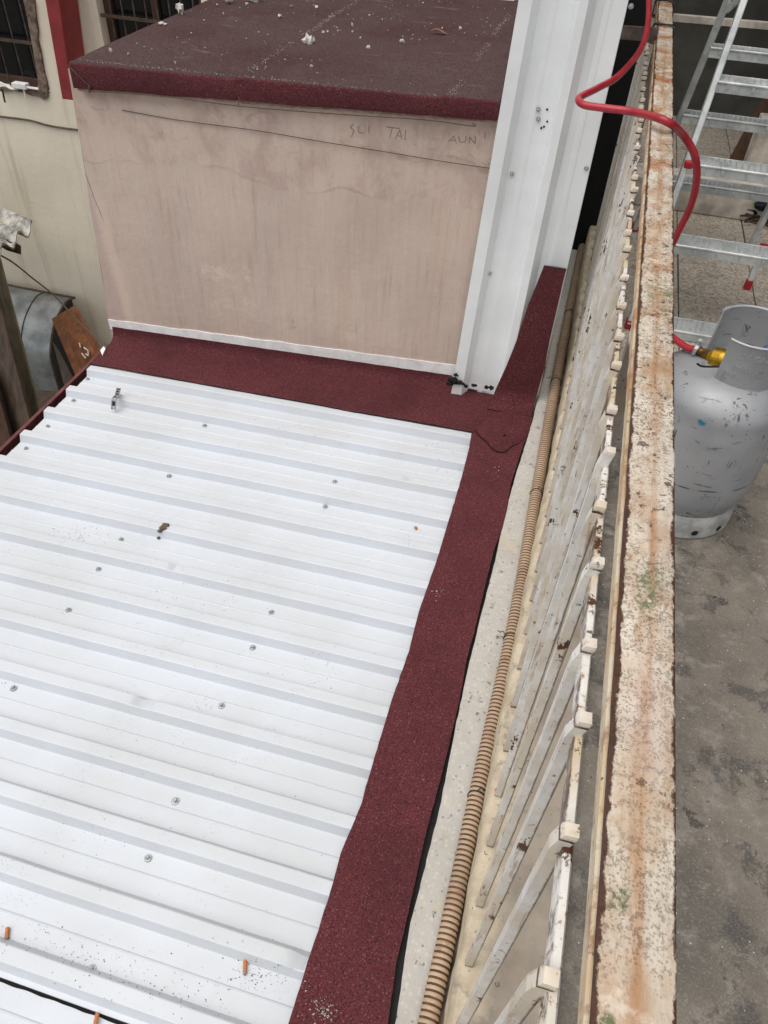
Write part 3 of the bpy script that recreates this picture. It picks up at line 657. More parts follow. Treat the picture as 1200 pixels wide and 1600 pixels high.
# ------------------------------------------------------------------ rear room (box) with flat membrane roof
room = thing('rear_room', (-.25, 1.93, -.13), 'low beige plastered room with a dark red flat roof, behind the white roof', 'building')
ZT = .651; ZL0, ZR0 = None, None
wall = MB()
def wallgrid(m, xa, xb, za, zb, nx, nz_):
    m.grid([[(x+.004*nz(z, 3, 0, 6)*(1 if x == xa else 0), wy(x)+.0015*nz(x, z, 0, 7), z) for x in np.linspace(xa, xb, nx)] for z in np.linspace(za, zb, nz_)])
wall.grid([[(lerp(lerp(XLb, XLt, (z+.15)/.75), .0, u)+(.004*nz(z, 3, 0, 6) if u == 0 else 0), wy(lerp(XLb, 0, u))+.0015*nz(u*1.4, z, 0, 7), z) for u in np.linspace(0, 1, 60)] for z in np.linspace(-.9, .645, 42)])
wall.add([(lerp(XLb, XLt, -1), wy(XLb)+.001, -.9), (lerp(XLb, XLt, -1), 3.05, -.9), (XLt, 3.05, .6), (XLt, wy(XLb)+.001, .6)], [(0,1,2,3)])
wo_ = build('room_wall', wall, M['wall'], room)
wb = MB(); rows = []
for x in np.linspace(XLb+.003, -.225, 120):
    z0 = rz(x)+lerp(.052, .040, (x+1.4)/1.15); h = lerp(.023, .038, (x+1.4)/1.15)
    if x > -.26: h = .034
    rows.append([(x, wy(x)-.003, z0-.012), (x, wy(x)-.003, z0+h+.003*nz(x, 0, 0, 14)+.0015*nz(x, 4, 0, 60)), (x, wy(x)+.001, z0+h+.0005+.003*nz(x, 0, 0, 14)+.0015*nz(x, 4, 0, 60))])
wb.grid(rows); build('painted_skirting', wb, M['white'], room)
# roof: three membrane sheets lapped along X, folded over the front edge
XRr = -.232
f0, f1, g0, g1 = WP(106, 97, .03), WP(790, 164, .03), WP(114, 138, .03), WP(782, 189, .03)
def ftop(x): return lerp(f0[2], f1[2], (x-f0[0])/(f1[0]-f0[0]))
def fbot(x): return lerp(g0[2], g1[2], (x-g0[0])/(g1[0]-g0[0]))
XRL = f0[0]
def roof_sheet(xa, xb, dz, yb=3.05):
    m = MB(); rows = []
    for x in np.linspace(xa, xb, 26):
        yf = wy(x)-.030+.002*nz(x, 0, 0, 6); zt = ftop(x)+dz; r = []
        for y in np.linspace(yb, yf+.007, 26): r.append((x, y, zt+.004*nz(x, y, 0, 3)+.0015*nz(x, y, 2, 22)+.006*(y-yf)))
        for a in (25, 55, 85): r.append((x, yf+.007-.007*math.sin(math.radians(a))-dz*.6, zt-.007+.007*math.cos(math.radians(a))))
        bot = fbot(x)+.0025*nz(x, 9, 0, 9)+.0012*nz(x, 3, 0, 45)
        r += [(x, yf-dz*.6, lerp(zt-.03, bot, .5)+.0), (x, yf+.002-dz*.6, bot), (x, yf+.006, bot+.001)]
        rows.append(r)
    m.grid(rows); return m
s1 = WP(372, 165, .03)[0]; s2 = WP(690, 150, .03)[0]
build('membrane_sheet', roof_sheet(XRL, s1+.02, 0), M['memd'], room)
build('membrane_sheet', roof_sheet(s1, s2+.02, .004), M['memd'], room)
build('membrane_sheet', roof_sheet(s2, XRr, .008), M['memd'], room)
sd_ = MB(); sd_.add([(XRL, wy(XRL)-.03, fbot(XRL)), (XRL, 3.05, fbot(XRL)), (XRL, 3.05, ftop(XRL)+.006), (XRL, wy(XRL)-.03, ftop(XRL)-.002)], [(0,1,2,3)])
build('roof_side', sd_, M['memd'], room)
cm = MB(); rows = []
for x in np.linspace(XRL+.006, -.235, 200):
    zt = fbot(x)
    rows.append([(x, wy(x)-.022, zt+.006), (x, wy(x)-.024, zt-.006-.004*abs(nz(x, 0, 0, 22))-.002*nz(x, 0, 0, 70)), (x, wy(x)-.004, zt-.010-.005*abs(nz(x, 0, 0, 22)))])
cm.grid(rows); build('mortar_edge', cm, M['cem'] if False else flat('pale_mortar', '#a58f80', .9, 0, .2, 40, .004), room)
def stroke(m, pts, wd=.004, d=.0015):
    q = [WP(x, y, d) for x, y in pts]
    for a, b in zip(q, q[1:]):
        dv = b-a; L = np.linalg.norm(dv); nrm = np.array([-dv[2], 0, dv[0]])/L*wd/2
        m.add([a-nrm, a+nrm, b+nrm, b-nrm], [(0,1,2,3)])
sw = MB()                               # letters scratched under the eaves: SLI TAI  ANIN
for pts in ([(552,194),(547,199),(553,204),(549,214)], [(560,197),(560,207),(568,208)], [(577,196),(576,208)], [(603,198),(625,201)], [(613,200),(609,216)], [(617,217),(625,203),(628,219)], [(619,212),(628,213)], [(634,203),(633,219)],
            [(700,222),(709,212),(713,224)], [(703,219),(712,219)], [(716,213),(719,222),(727,222),(728,213)], [(733,224),(734,214),(742,225),(743,213)], [(758,207),(757,217)]):
    stroke(sw, pts, .0022)
build('scratched_writing', sw, M['scratch'], room)
hl = MB()
for pts in ([(372,146),(374,158),(372,165)], [(180,141),(182,160),(186,200)], [(531,280),(535,293),(538,303)]): stroke(hl, pts, .0022, .032 if pts[0][1] in (146,) else .0015)
build('hairline_crack', hl, M['crack'], room)
ww = MB(); q = [WP(x, y, .006) for x, y in ((190,172),(280,188),(400,204),(500,221),(600,237),(690,252),(772,264))]
ww.tube(catmull(q, 6), .0010, 5); tag(build('thin_wire', ww, M['wire']), 'thin dark wire stretched across the beige room wall below the eaves', 'wire')
dw = MB(); q = [WP(x, y, .036) for x, y in ((106,102),(122,118),(139,134))]; dw.tube(q, .0012, 5)
q = [WP(139, 134, .035), WP(140, 144, .03)]; dw.tube(q, .003, 5)
q = [WP(x, y, .034) for x, y in ((140,142),(250,150),(375,166),(520,178),(660,187),(738,197),(738,193))]; dw.tube(catmull(q, 4), .0013, 5)
tag(build('eaves_wire', dw, M['wire']), 'brown wire running along the bottom edge of the red fascia', 'wire')

# ------------------------------------------------------------------ white ribbed cladding
YC = 1.912
def cx_at(px, py): return P(px, py, 'Y', YC)
clad = thing('wall_cladding', (-.12, YC, -.13), 'tall white ribbed metal cladding standing right of the beige room', 'cladding')
xs = [cx_at(x, 380)[0] for x in (746, 765, 774, 822, 828, 840, 850, 898)]
dx = [0, 0, 0, 0, 0, 0, 0, 0]
HC = .030
kx = [(xs[0], -.004, 1), (xs[0]+.002, -HC-.002, 1), (xs[1], -HC, 0), (xs[2], -.0, 0)]
v0, v1 = xs[2], xs[3]; mdl = lerp(v0, v1, .42)
kx += [(mdl-.009, 0, 0), (mdl-.004, -.0013, 0), (mdl+.004, -.0013, 0), (mdl+.009, 0, 0), (xs[3], 0, 0), (xs[4], -HC, 0), (xs[5], -HC, 0), (xs[6], 0, 0)]
v0, v1 = xs[6], .001; mdl = lerp(v0, v1, .38)
kx += [(mdl-.009, 0, 0), (mdl-.004, -.0013, 0), (mdl+.004, -.0013, 0), (mdl+.009, 0, 0), (.0005, 0, 0), (.0025, .003, 0)]
lean_l = (cx_at(820, 0)[0]-cx_at(713, 588)[0])/(cx_at(820, 0)[2]-cx_at(713, 588)[2])
zl0 = cx_at(746, 380)[2]
rows = []
for z in np.linspace(-.135, 1.12, 40):
    rows.append([(x+(lean_l*.9*(1 if j < 16 else .25))*(z-zl0)*(1-j/20), YC+d+.0012*nz(x, z, 0, 5), z+(0.004*nz(x*9, 0, 0, 9) if z < -.12 else 0)) for j, (x, d, _) in enumerate(kx)])
cmb = MB(); cmb.grid(rows); build('cladding_sheet', cmb, M['clad'], clad, smooth_angle=15)
lp = MB(); 
rr = [[(r[j][0]+(.0008), r[j][1]-.0016, r[j][2]) for j in range(12, 17)] for r in rows]
rr = [r for r in rr if r[0][2] > .285]
lp.grid(rr); build('cladding_sheet', lp, M['clad'], clad, smooth_angle=15)
hs = MB()
for px, py in ((800,272),(841,171),(841,186),(916,263),(986,10),(765,427)):
    p = P(px, py, 'Y', YC-.004)
    o = scr0.copy(); S.collection.objects.link(o); o.parent = clad; b = clad['_b']; o.location = [p[i]-b[i] for i in range(3)]; o.rotation_euler = (math.pi/2, 0, 0); o.scale = (.58,)*3
for px, py in ((855,171),(855,190),(846,200),(850,198),(828,445)): hs = MB(); lump(P(px, py, 'Y', YC-.002), .0028, (1, .3, 1), px, 0, 1, hs); build('drill_hole', hs, M['hole'], clad)
sh = MB(); sh.box((-.205, YC+.03, -.9), (-.13, 3.04, 1.10)); build('shaft_wall', sh, M['clad'], clad)
pf = MB(); q = [(808,528),(812,522),(802,566),(796,580),(800,560)]
ppz = [P(x, y, 'Y', YC-.022) for x, y in ((806,520),(811,524),(803,550),(795,572),(791,576),(797,548))]
pf.prism(ppz, (0, -.003, 0)); build('peeled_edge', pf, flat('peeled_backing', '#bdb6a2', .8, 0, .3, 60), clad)

# black panel added beside the ledge; the crevice's shade is its colour
dwm = MB(); dwm.box((-.2, 2.95, -1.2), (.075, 3.03, 1.25)); tag(build('slot_shade', dwm, M['dark']), 'black panel standing for the deep shade in the narrow slot between cladding and railing', 'wall')

# ------------------------------------------------------------------ conduit
cpx = [(668,1600),(712,1400),(752,1210),(789,1045),(816,905),(833,800),(850,702),(868,600),(887,500),(902,425),(915,360),(928,300)]
cp = [P(x, y, 'Z', ZL+.015) for x, y in cpx]; cp = [2*cp[0]-cp[1]]+cp
cc = catmull(cp, 60); d = np.cumsum([0]+[np.linalg.norm(b-a) for a, b in zip(cc, cc[1:])])
RPI = .0088; pts = []; rs = []; step = RPI/5; ss = np.arange(0, d[-1], step); X = np.array(cc)
px_ = [np.interp(ss, d, X[:, i]) for i in range(3)]
cb = MB(); CR = .0150
for i, s_ in enumerate(ss):
    k = i % 5; pts.append((px_[0][i], px_[1][i], px_[2][i])); rs.append(CR*(.875 if k == 0 else 1.0 if k in (2, 3) else .965))
n_ = 18; cb.tube(pts, rs, n_)
mi = []
cond = thing('corrugated_conduit', pts[len(pts)//2], 'beige corrugated cable conduit lying along the terrazzo ledge', 'conduit')
for fi in range((len(pts)-1)*n_):
    if (fi//n_) % 5 in (4, 0): cb.mi[fi] = 1
build('conduit_tube', cb, [M['cond'], M['groove']], cond, smooth_angle=80)
for px, py in ((736,1243),(782,995),(835,772),(868,598),(893,492)):
    p = P(px, py, 'Z', ZL+.015); p = np.array([np.interp(p[1], px_[1], px_[0]), p[1], np.interp(p[1], px_[1], px_[2])]); tw = MB()
    ring = [(p[0]+CR*1.03*math.cos(a), p[1]+.004*math.sin(a*1.0), p[2]+CR*1.03*math.sin(a)) for a in np.linspace(0, 2*math.pi, 20)]
    tw.tube(ring, .0011, 5); e = ring[3]
    sg = random.choice((-1, 1)); e = ring[5] if sg > 0 else ring[8]; tail = [e, (e[0]+sg*.006, e[1]+.005, e[2]+.004), (e[0]+sg*.012, e[1]+.003, e[2]+.001), (e[0]+sg*.017, e[1]+.009, e[2]-.002)]
    tw.tube(catmull(tail, 5), .0009, 5); build('wire_tie', tw, M['black'], cond)

# ------------------------------------------------------------------ railing
XB = .0848; ZTOP = .697; ZB = ZC+.0; ZH = .76
railing = thing('railing', (.1, 1.7, ZC), 'old cream and white steel railing with peeling rusty handrail', 'railing')
hx0, hx1 = .0947, .1365; hy0, hy1 = -.9, 4.0
b = MB(); n_ = 240
rows = [[(hx0+.0008*nz(y, 0, 0, 40), y, ZH-.006), (hx0+.0003*nz(y, 1, 0, 60), y, ZH-.001), (hx0+.002, y, ZH), ((hx0+hx1)/2, y, ZH+.0004*nz(y, 2, 0, 8)), (hx1-.002, y, ZH), (hx1, y, ZH-.001), (hx1+.0006*nz(y, 4, 0, 40), y, ZH-.006)] for y in np.linspace(hy0, hy1, n_)]
b.grid(rows); ho = build('handrail', b, M['rail'], base=((hx0+hx1)/2, 1.7, ZH)); ho.parent = railing; ho.location = ((hx0+hx1)/2-.1, 0, ZH-ZC)
b = MB(); b.box((hx0+.002, hy0, ZH-.013), (hx1-.002, hy1, ZH-.0062)); build('handrail_core', b, M['rust'], railing)
b = MB(); rows = [[(hx0-.0004+.0006*nz(y, 0, 0, 30), y, ZH-.034), (hx0-.0012+.0006*nz(y, 3, 0, 30), y, ZH-.0145), (hx0+.0004, y, ZH-.0125), (hx0+.03, y, ZH-.0125)] for y in np.linspace(hy0, hy1, n_)]
b.grid(rows); b.box((hx0+.004, hy0, ZH-.034), (hx1-.006, hy1, ZH-.0135)); lo = build('handrail_lip', b, M['lip'], railing)
b = MB(); rows = [[(XB-.0006, y, ZTOP-.040), (XB-.0008+.0006*nz(y, 8, 0, 70), y, ZTOP-.015), (XB+.0006, y, ZTOP-.013), (XB+.0052+.0005*nz(y, 0, 0, 30), y, ZTOP-.013), (XB+.0066, y, ZTOP-.015), (XB+.0066, y, ZTOP-.040)] for y in np.linspace(hy0, hy1, n_)]
b.grid(rows); build('middle_rail', b, M['bar_'], railing)
BP = .0855; yb0 = P(870, 1512, 'X', XB)[1]
protos = []
for v in range(5):
    bm_ = MB(); rows = []
    zs__ = list(np.linspace(ZB, ZTOP-.026, 24))+[ZTOP-.018, ZTOP-.010, ZTOP-.003, ZTOP]
    for i, z in enumerate(zs__):
        j = lambda s_: .0005*nz(z, s_+v*7, 0, 18)
        h = .0056; ox = -.0040+.0050*max(0, (z-ZTOP+.024)/.024); hh = h-.0008*(i == len(zs__)-1)
        rows.append([(ox-hh+j(0), -hh+j(1), z), (ox+hh+j(2), -hh+j(1), z), (ox+hh+j(2), hh+j(3), z), (ox-hh+j(0), hh+j(3), z), (ox-hh+j(0), -hh+j(1), z)])
    bm_.grid(rows, 0, False)
    bm_.add(rows[-1][:4], [(0,1,2,3)]); protos.append(bm_)
pm_ = []
for v, m in enumerate(protos):
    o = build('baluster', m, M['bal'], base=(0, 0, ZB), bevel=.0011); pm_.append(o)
used = [False]*5
ks = list(range(-4, 44))
for k in ks:
    v = random.randrange(5)
    if not used[v]: o = pm_[v]; used[v] = True
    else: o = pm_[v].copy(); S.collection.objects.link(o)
    y = yb0+BP*k+random.uniform(-.003, .003)
    o.parent = railing; rb = railing['_b']; o.location = (XB-rb[0]+random.uniform(-.0006, .0006), y-rb[1]+.012, 0)
    tilt = random.uniform(-.006, .006)
    o.rotation_euler = (.022+tilt, random.uniform(-.003, .003), random.uniform(-.06, .06)); o.scale = (1, 1, 1+random.uniform(-.006, .012))
for o, u in zip(pm_, used):
    if not u: bpy.data.objects.remove(o)
for y in (-.6, .95, 2.5, 3.9):
    b = MB(); b.box((.103, y, .0), (.128, y+.025, ZH-.02)); build('post', b, M['bal'], railing, bevel=.002)
# black wires tied round the far handrail
def loop(y, tw):
    m = MB(); a = [(hx0-.009, y, ZH-.036), (hx0-.009, y+tw, ZH+.002), (hx0+.005, y+tw*1.2, ZH+.005), (hx1-.004, y+tw*.3, ZH+.004), (hx1+.004, y, ZH-.002), (hx1+.003, y-tw*.5, ZH-.037), (hx0, y, ZH-.038)]
    m.tube(catmull(a+[a[0]], 5), .0022, 6); return m
for px, py, lab in ((1050,45,'black tie wire round the handrail, nearer of two'),(1048,6,'black tie wire round the handrail at the top of the frame')):
    y = P(px, py, 'Z', ZH)[1]; m = loop(y, .02); m2 = loop(y+.03, -.018); m.add(m2.v, m2.f, 0, True)
    tag(build('tie_wire', m, M['black']), lab, 'wire', 'black tie wires on the handrail')
bk = MB(); yk = 2.40
q = [P(x, y, 'Y', yk) for x, y in ((956,40),(1030,44),(1026,66),(952,60))]
bk.prism(q, (0, .012, 0)); tag(build('steel_bracket', bk, M['steel']), 'dull flat bracket reaching from the white cladding to the handrail', 'bracket')

# ------------------------------------------------------------------ red hose
def hp(px, py, y): return P(px, py, 'Y', y)
hz = [hp(1020, -120, 2.75), hp(1014, -30, 2.55), hp(1013, 30, 2.36), hp(1002, 75, 2.16), hp(968, 117, 1.92), hp(935, 137, 1.80), hp(911, 149, 1.73), hp(904, 156, 1.70), hp(913, 164, 1.675), hp(945, 169, 1.66), hp(990, 175, 1.64),
      P(1040, 189, 'Z', ZH+.022), hp(1068, 212, 1.62), hp(1086, 245, 1.63), hp(1088, 285, 1.64), hp(1078, 325, 1.65), hp(1060, 362, 1.66), hp(1038, 410, 1.68), hp(1020, 460, 1.66), hp(1026, 500, 1.60), hp(1050, 526, 1.53), hp(1072, 542, 1.49), hp(1088, 546, 1.475)]
hm = MB(); hm.tube(catmull(hz, 10), .0072, 14); hose = tag(build('gas_hose', hm, M['hose'], smooth_angle=60), 'red rubber gas hose looped over the handrail to the silver cylinder', 'hose')

# ------------------------------------------------------------------ gas cylinder
CYL = np.array([.368, 1.452, 0.])
cy = thing('gas_cylinder', CYL, 'silver grey gas cylinder with scratched enamel standing by the railing', 'gas cylinder')
b = MB(); pr = [(.0, .045), (.08, .045), (.118, .055), (0.1315, .085), (0.1390, .12), (0.1395, .20), (0.1390, .268), (0.1365, .30), (.134, .332), (.115, .358), (.085, .375), (.045, .384), (0, .386)]
pc = [np.array(p) for p in pr]; pc = catmull(pc, 4); b.lathe([(max(0, p[0]), p[1]) for p in pc], CYL, 56); build('cylinder_body', b, M['cyl'], cy, smooth_angle=80)
b = MB(); b.lathe([(.118, .075), (.128, .055), (.130, .03), (.130, .004), (.127, 0), (.121, .004), (.121, .04)], CYL, 56); build('foot_ring', b, flat('pale_enamel', '#b9bab6', .5, .1, .2, 25), cy)
b = MB()
for a in (-100, -72, -44, 175, 150):
    b = MB(); t = math.radians(a); p = CYL+np.array([.1302*math.cos(t), .1302*math.sin(t), .022]); dr = np.array([math.cos(t), math.sin(t), 0]); tg = np.array([-math.sin(t), math.cos(t), 0])
    vs = [p+dr*.001+tg*.0075*math.cos(k)+np.array([0, 0, .0075*math.sin(k)]) for k in np.linspace(0, 2*math.pi, 15)[:-1]]; b.add(vs, [tuple(range(14))]); build('drain_hole', b, M['hole'], cy)
# collar: two curved guard plates with a gap for the valve
CC = CYL+np.array([.016, 0, .362])
def plate(a0, a1, r0, r1, z0, z1, notch=None, m=None):
    m = m or MB(); ro = []; ri = []; n = 34
    for i in range(n+1):
        a = math.radians(lerp(a0, a1, i/n)); zz = z0
        if notch and notch[0] < lerp(a0, a1, i/n) < notch[1]:
            u = (lerp(a0, a1, i/n)-notch[0])/(notch[1]-notch[0]); zz = z0+.014*math.sin(math.pi*u)**.5
        c, s = math.cos(a), math.sin(a)
        ro.append([(CC[0]+r0*c, CC[1]+r0*s, CC[2]+zz), (CC[0]+lerp(r0, r1, .5)*c, CC[1]+lerp(r0, r1, .5)*s, CC[2]+lerp(zz, z1, .5)), (CC[0]+r1*c, CC[1]+r1*s, CC[2]+z1-.006), (CC[0]+(r1+.003)*c, CC[1]+(r1+.003)*s, CC[2]+z1-.002), (CC[0]+r1*c, CC[1]+r1*s, CC[2]+z1), (CC[0]+(r1-.004)*c, CC[1]+(r1-.004)*s, CC[2]+z1-.002),
                   (CC[0]+(r1-.0035)*c, CC[1]+(r1-.0035)*s, CC[2]+z1-.006), (CC[0]+(r0-.0035)*c, CC[1]+(r0-.0035)*s, CC[2]+zz), (CC[0]+r0*c, CC[1]+r0*s, CC[2]+zz)])
    m.grid(ro); 
    for r in (ro[0], ro[-1]): m.add(r[:8], [tuple(range(8))])
    return m
build('collar', plate(-132, -28, .078, .074, -.012, .108, (-96, -74)), M['cyl'], cy, smooth_angle=50)
build('collar', plate(22, 150, .078, .074, -.012, .118), M['cyl'], cy, smooth_angle=50)
b = MB(); b.tube([(CC[0]+.0800*math.cos(math.radians(a)), CC[1]+.0800*math.sin(math.radians(a)), CC[2]-.010) for a in np.linspace(-132, -98, 14)], .0042, 8); build('collar_weld', b, M['cyl'], cy)
b = MB(); b.tube([(CC[0]+.0800*math.cos(math.radians(a)), CC[1]+.0800*math.sin(math.radians(a)), CC[2]-.010) for a in np.linspace(-72, -28, 14)], .0042, 8); build('collar_weld', b, M['cyl'], cy)
# raised lettering on the collar
def emboss(txt, size, ang, z, m=None):
    cu = bpy.data.curves.new('t', 'FONT'); cu.body = txt; cu.size = size; cu.extrude = .0012; cu.align_x = 'LEFT'; cu.resolution_u = 2
    o = bpy.data.objects.new('t', cu); S.collection.objects.link(o)
    me = bpy.data.meshes.new_from_object(o.evaluated_get(bpy.context.evaluated_depsgraph_get()))
    for v in me.vertices:
        a = math.radians(ang)+v.co.x/.077; r = .0775+v.co.z
        h = z+v.co.y; r -= .003*(h/.1)
        m.add([(CC[0]+r*math.cos(a), CC[1]+r*math.sin(a), CC[2]+h)], [])
    o2 = len(m.v)-len(me.vertices)
    for p in me.polygons: m.f.append([i+o2 for i in p.vertices]); m.mi.append(0); m.sm.append(False)
    bpy.data.objects.remove(o); bpy.data.curves.remove(cu); bpy.data.meshes.remove(me)
b = MB(); emboss('LIK GAZ', .017, -112, .076, b); emboss('IMALI A', .017, -114, .050, b); emboss('2.6 K', .012, -124, .036, b); emboss('25', .012, -124, .022, b)
for z in (.014, .008, .002):
    v = []
    for a in np.linspace(-118, -60, 20):
        t = math.radians(a); v.append((CC[0]+.0785*math.cos(t), CC[1]+.0785*math.sin(t), CC[2]+z))
    b.tube(v, .0009, 4)
build('raised_lettering', b, M['cyl'], cy, fixn=False)
# valve, regulator and hose connection
VP = P(1145, 555, 'Y', 1.44); vb = MB()
hend = np.array(hz[-1])
e1 = P(1098, 551, 'Y', 1.468); e2 = P(1108, 556, 'Y', 1.462); e3 = P(1113, 558, 'Y', 1.458); e4 = P(1146, 570, 'Y', 1.44)
def cyl_(m, a, b_, r0, r1=None, n=20): m.tube([a, b_], [r0, r1 or r0], n); return m
m = MB(); cyl_(m, hend-(e1-hend)*.15, hend+(e1-hend)*.35, .0135); m.tube([hend+np.array([0, 0, .013]), hend+np.array([.0, -.004, .024])], .004, 8); build('hose_clamp', m, M['screw'], cy)
m = MB(); cyl_(m, hend, e1, .0085); cyl_(m, e1, e2, .0105, .012, 6); build('hose_nipple', m, M['oldbrass'], cy)
m = MB(); cyl_(m, e2, e3, .013, .013, 6); cyl_(m, e3, lerp(e3, e4, .35), .022, .0245, 24); cyl_(m, lerp(e3, e4, .35), e4, .0235, .0235, 24); build('regulator', m, M['brass'], cy, smooth_angle=30)
m = MB(); m.lathe([(.016, .0), (.016, .018), (.010, .02), (.010, .032), (.018, .034), (.020, .037), (.018, .040), (.006, .041), (0, .041)], CYL+np.array([.016, .0, .385]), 24); build('valve', m, M['oldbrass'], cy)
m = MB(); q = [P(x, y, 'Y', 1.40) for x, y in ((1089,568),(1096,572),(1110,573),(1140,572))]; m.tube(catmull(q, 4), .0022, 6); build('lever', m, M['black'], cy)
m = MB(); lump(P(1197, 547, 'Y', 1.46), .008, (1, 1, 1.4), 3, 0, 2, m, .1); build('blue_cap', m, flat('blue_plastic', '#2a5f9a', .5), cy)

# ------------------------------------------------------------------ step ladder
lad = thing('step_ladder', (.6, 2.6, 0), 'galvanised folding step ladder with red plastic feet on the tile floor', 'ladder')
A0, A1 = P(983, 507, 'Z', .012), P(1166, -10, 'Y', 2.62)           # near frame, left stile
B0, B1 = P(992, 356, 'Z', .012), P(1141, -10, 'Y', 2.86)           # far frame, left stile
def stile(p, q, w=.018, h=.034):
    m = MB(); d = (np.array(q)-p); q = p+d*1.25; m.beam(p, q, w, h, (1, 0, 0)); return m
build('stile', stile(A0, A1), M['alu'], lad, bevel=.003)
build('stile', stile(B0, B1), M['alu'], lad, bevel=.003)
WA = np.array([.47, .02, 0]); WB = np.array([.43, .0, 0])
build('stile', stile(A0+WA, A1+WA*.85), M['alu'], lad, bevel=.003)
build('stile', stile(B0+WB, B1+WB*.9), M['alu'], lad, bevel=.003)
def tread(p, wvec, dep=.085, ht=.026, sgn=-1):
    m = MB(); p = np.array(p); a = p+np.array([.004, 0, 0]); L = wvec[0]-.008; n = 26
    y0, y1 = (p[1]-dep*.35, p[1]+dep*.65)
    m.box((a[0], y0, p[2]-.004), (a[0]+L, y1, p[2]))                    # plate
    m.box((a[0], y0-.0035, p[2]-ht), (a[0]+L, y0, p[2]+.001))            # front skirt
    m.box((a[0], y1, p[2]-ht), (a[0]+L, y1+.0035, p[2]+.001))
    m.tube([(a[0], y0-.002, p[2]), (a[0]+L, y0-.002, p[2])], .0045, 8)
    o = build('tread', m, M['alu'], lad, bevel=.001)
    r = MB()
    for i in range(n):
        x = a[0]+.008+(L-.016)*i/n; r.hexa([(x, y0+.008, p[2]), (x+.006, y0+.008, p[2]), (x+.014, y1-.006, p[2]), (x+.008, y1-.006, p[2])], [(x+.001, y0+.009, p[2]+.002), (x+.005, y0+.009, p[2]+.002), (x+.013, y1-.007, p[2]+.002), (x+.009, y1-.007, p[2]+.002)])
    for i in range(7):
        x = a[0]+.03+(L-.06)*i/6; r.box((x-.003, y0-.0075, p[2]-.014), (x+.003, y0-.0036, p[2]-.004))
    r['x'] if False else None
    q = build('tread_ribs', r, M['alu'], lad); return o
def on(p, q, py):            # point on line p-q whose projection has image row py
    best = None
    for t in np.linspace(-.1, 1.3, 600):
        x = p+(q-p)*t; c = CAMM.T@(x-CAMC); v = 800+F*c[1]/c[2]
        if best is None or abs(v-py) < best[0]: best = (abs(v-py), x)
    return best[1]
for py in (124, 250, 372, 497): x = on(A0, A1, py); tread(x, WA)
for py in (72, 176, 276): x = on(B0, B1, py); tread(x, WB, .068)
m = MB(); x = on(B0, B1, 362); m.tube([x, x+WB], .011, 10); build('stabiliser', m, M['alu'], lad)
def cap(p, r=.016, h=.03):
    m = MB(); m.box((p[0]-r, p[1]-r*.8, p[2]-h/2), (p[0]+r, p[1]+r*.8, p[2]+h/2)); build('rubber_foot', m, M['cap'], lad, bevel=.004)
cap(A0+np.array([.004, 0, .004])); cap(B0+np.array([0, 0, .006])); cap(P(1193, 388, 'Y', 3.0)); cap(P(1076, 257, 'Y', 2.33), .012, .02)
ft = P(1166, 452, 'Z', 0.0); top = P(1180, 415, 'Y', ft[1]+.02); m = MB(); m.beam(ft+np.array([0, 0, .02]), top, .016, .02); build('rear_leg', m, M['alu'], lad, bevel=.002); cap(ft+np.array([0, 0, .018]), .012, .034)
m = MB(); q0, q1 = P(1138, 14, 'Y', 2.84), P(1165, -12, 'Y', 2.66); m.beam(q0, q1, .006, .022); build('spreader', m, M['alu'], lad)

# ------------------------------------------------------------------ shaded rear of the terrace
m = MB(); m.box((.14, 4.6, 0), (3.2, 4.7, 2.6)); tag(build('rear_wall', m, M['conc']), 'dark concrete rear wall of the terrace behind the ladder', 'wall')
m = MB(); m.box((2.6, 1.2, .002), (2.7, 4.6, 2.6)); tag(build('unseen_side_wall', m, M['conc']), 'added unseen concrete wall that darkens the terrace from the right', 'wall')  # out of view, added to keep light off the rear
m = MB(); m.box((.14, 3.1, 1.75), (2.6, 4.6, 1.9)); tag(build('shade_slab', m, M['slab']), 'added unseen concrete slab that darkens the rear of the terrace', 'roof')  # unseen overhead blocker, added to make the back of the terrace dark
q = [P(1062, 331, 'Z', 0), P(1192, 336, 'Z', 0)]; m = MB(); y = q[0][1]
m.box((.16, y, .0015), (.735, y+.16, .115)); tag(build('stone_block', m, M['stone'], bevel=.006), 'low pale stone block on the tile floor behind the ladder', 'block')
m = MB(); a, b_ = P(1150, 262, 'Y', 3.62), P(1215, 140, 'Y', 3.95); m.beam(a-(b_-a)*.4, b_, .085, .02, (1, .2, 0)); tag(build('wood_plank', m, mat_wood('dark_brown_plank', '#3c2a1a', '#543a22')), 'brown wooden plank leaning in the dark behind the ladder', 'plank')
m = MB(); a = P(1195, 250, 'Y', 3.5); m.box((a[0]-.06, 3.5, .0), (a[0]+.2, 3.62, a[2]+.14)); tag(build('wall_stub', m, M['stone'], bevel=.004), 'pale plastered wall stub at the right edge behind the ladder', 'wall')
m = MB(); q = P(1192, 333, 'Z', .03); 
for i in range(9): lump((q[0]+random.gauss(0, .035), q[1]-.02+random.gauss(0, .02), .03+random.uniform(0, .05)), .03, (1.2, .8, .7), i, 0, 2, m, .6)
tag(build('rag_bundle', m, flat('dark_blue_rag', '#181a26', .9)), 'dark rag bundle lying at the right end of the stone block', 'rag')
m = MB(); q = P(1170, 343, 'Z', .01)
for i in range(12):
    a = (q[0]+random.gauss(0, .04), q[1]+random.gauss(0, .02), .006+.006*i/4); m.tube(catmull([a, (a[0]+.05, a[1]+random.gauss(0, .02), a[2]+.01), (a[0]+.10, a[1]+random.gauss(0, .03), a[2])], 3), .004, 5)
tag(build('straw_bundle', m, flat('brown_straw', '#4d3d25', .9, 0, .4, 60)), 'brown straw scraps on the tiles in front of the stone block', 'straw')
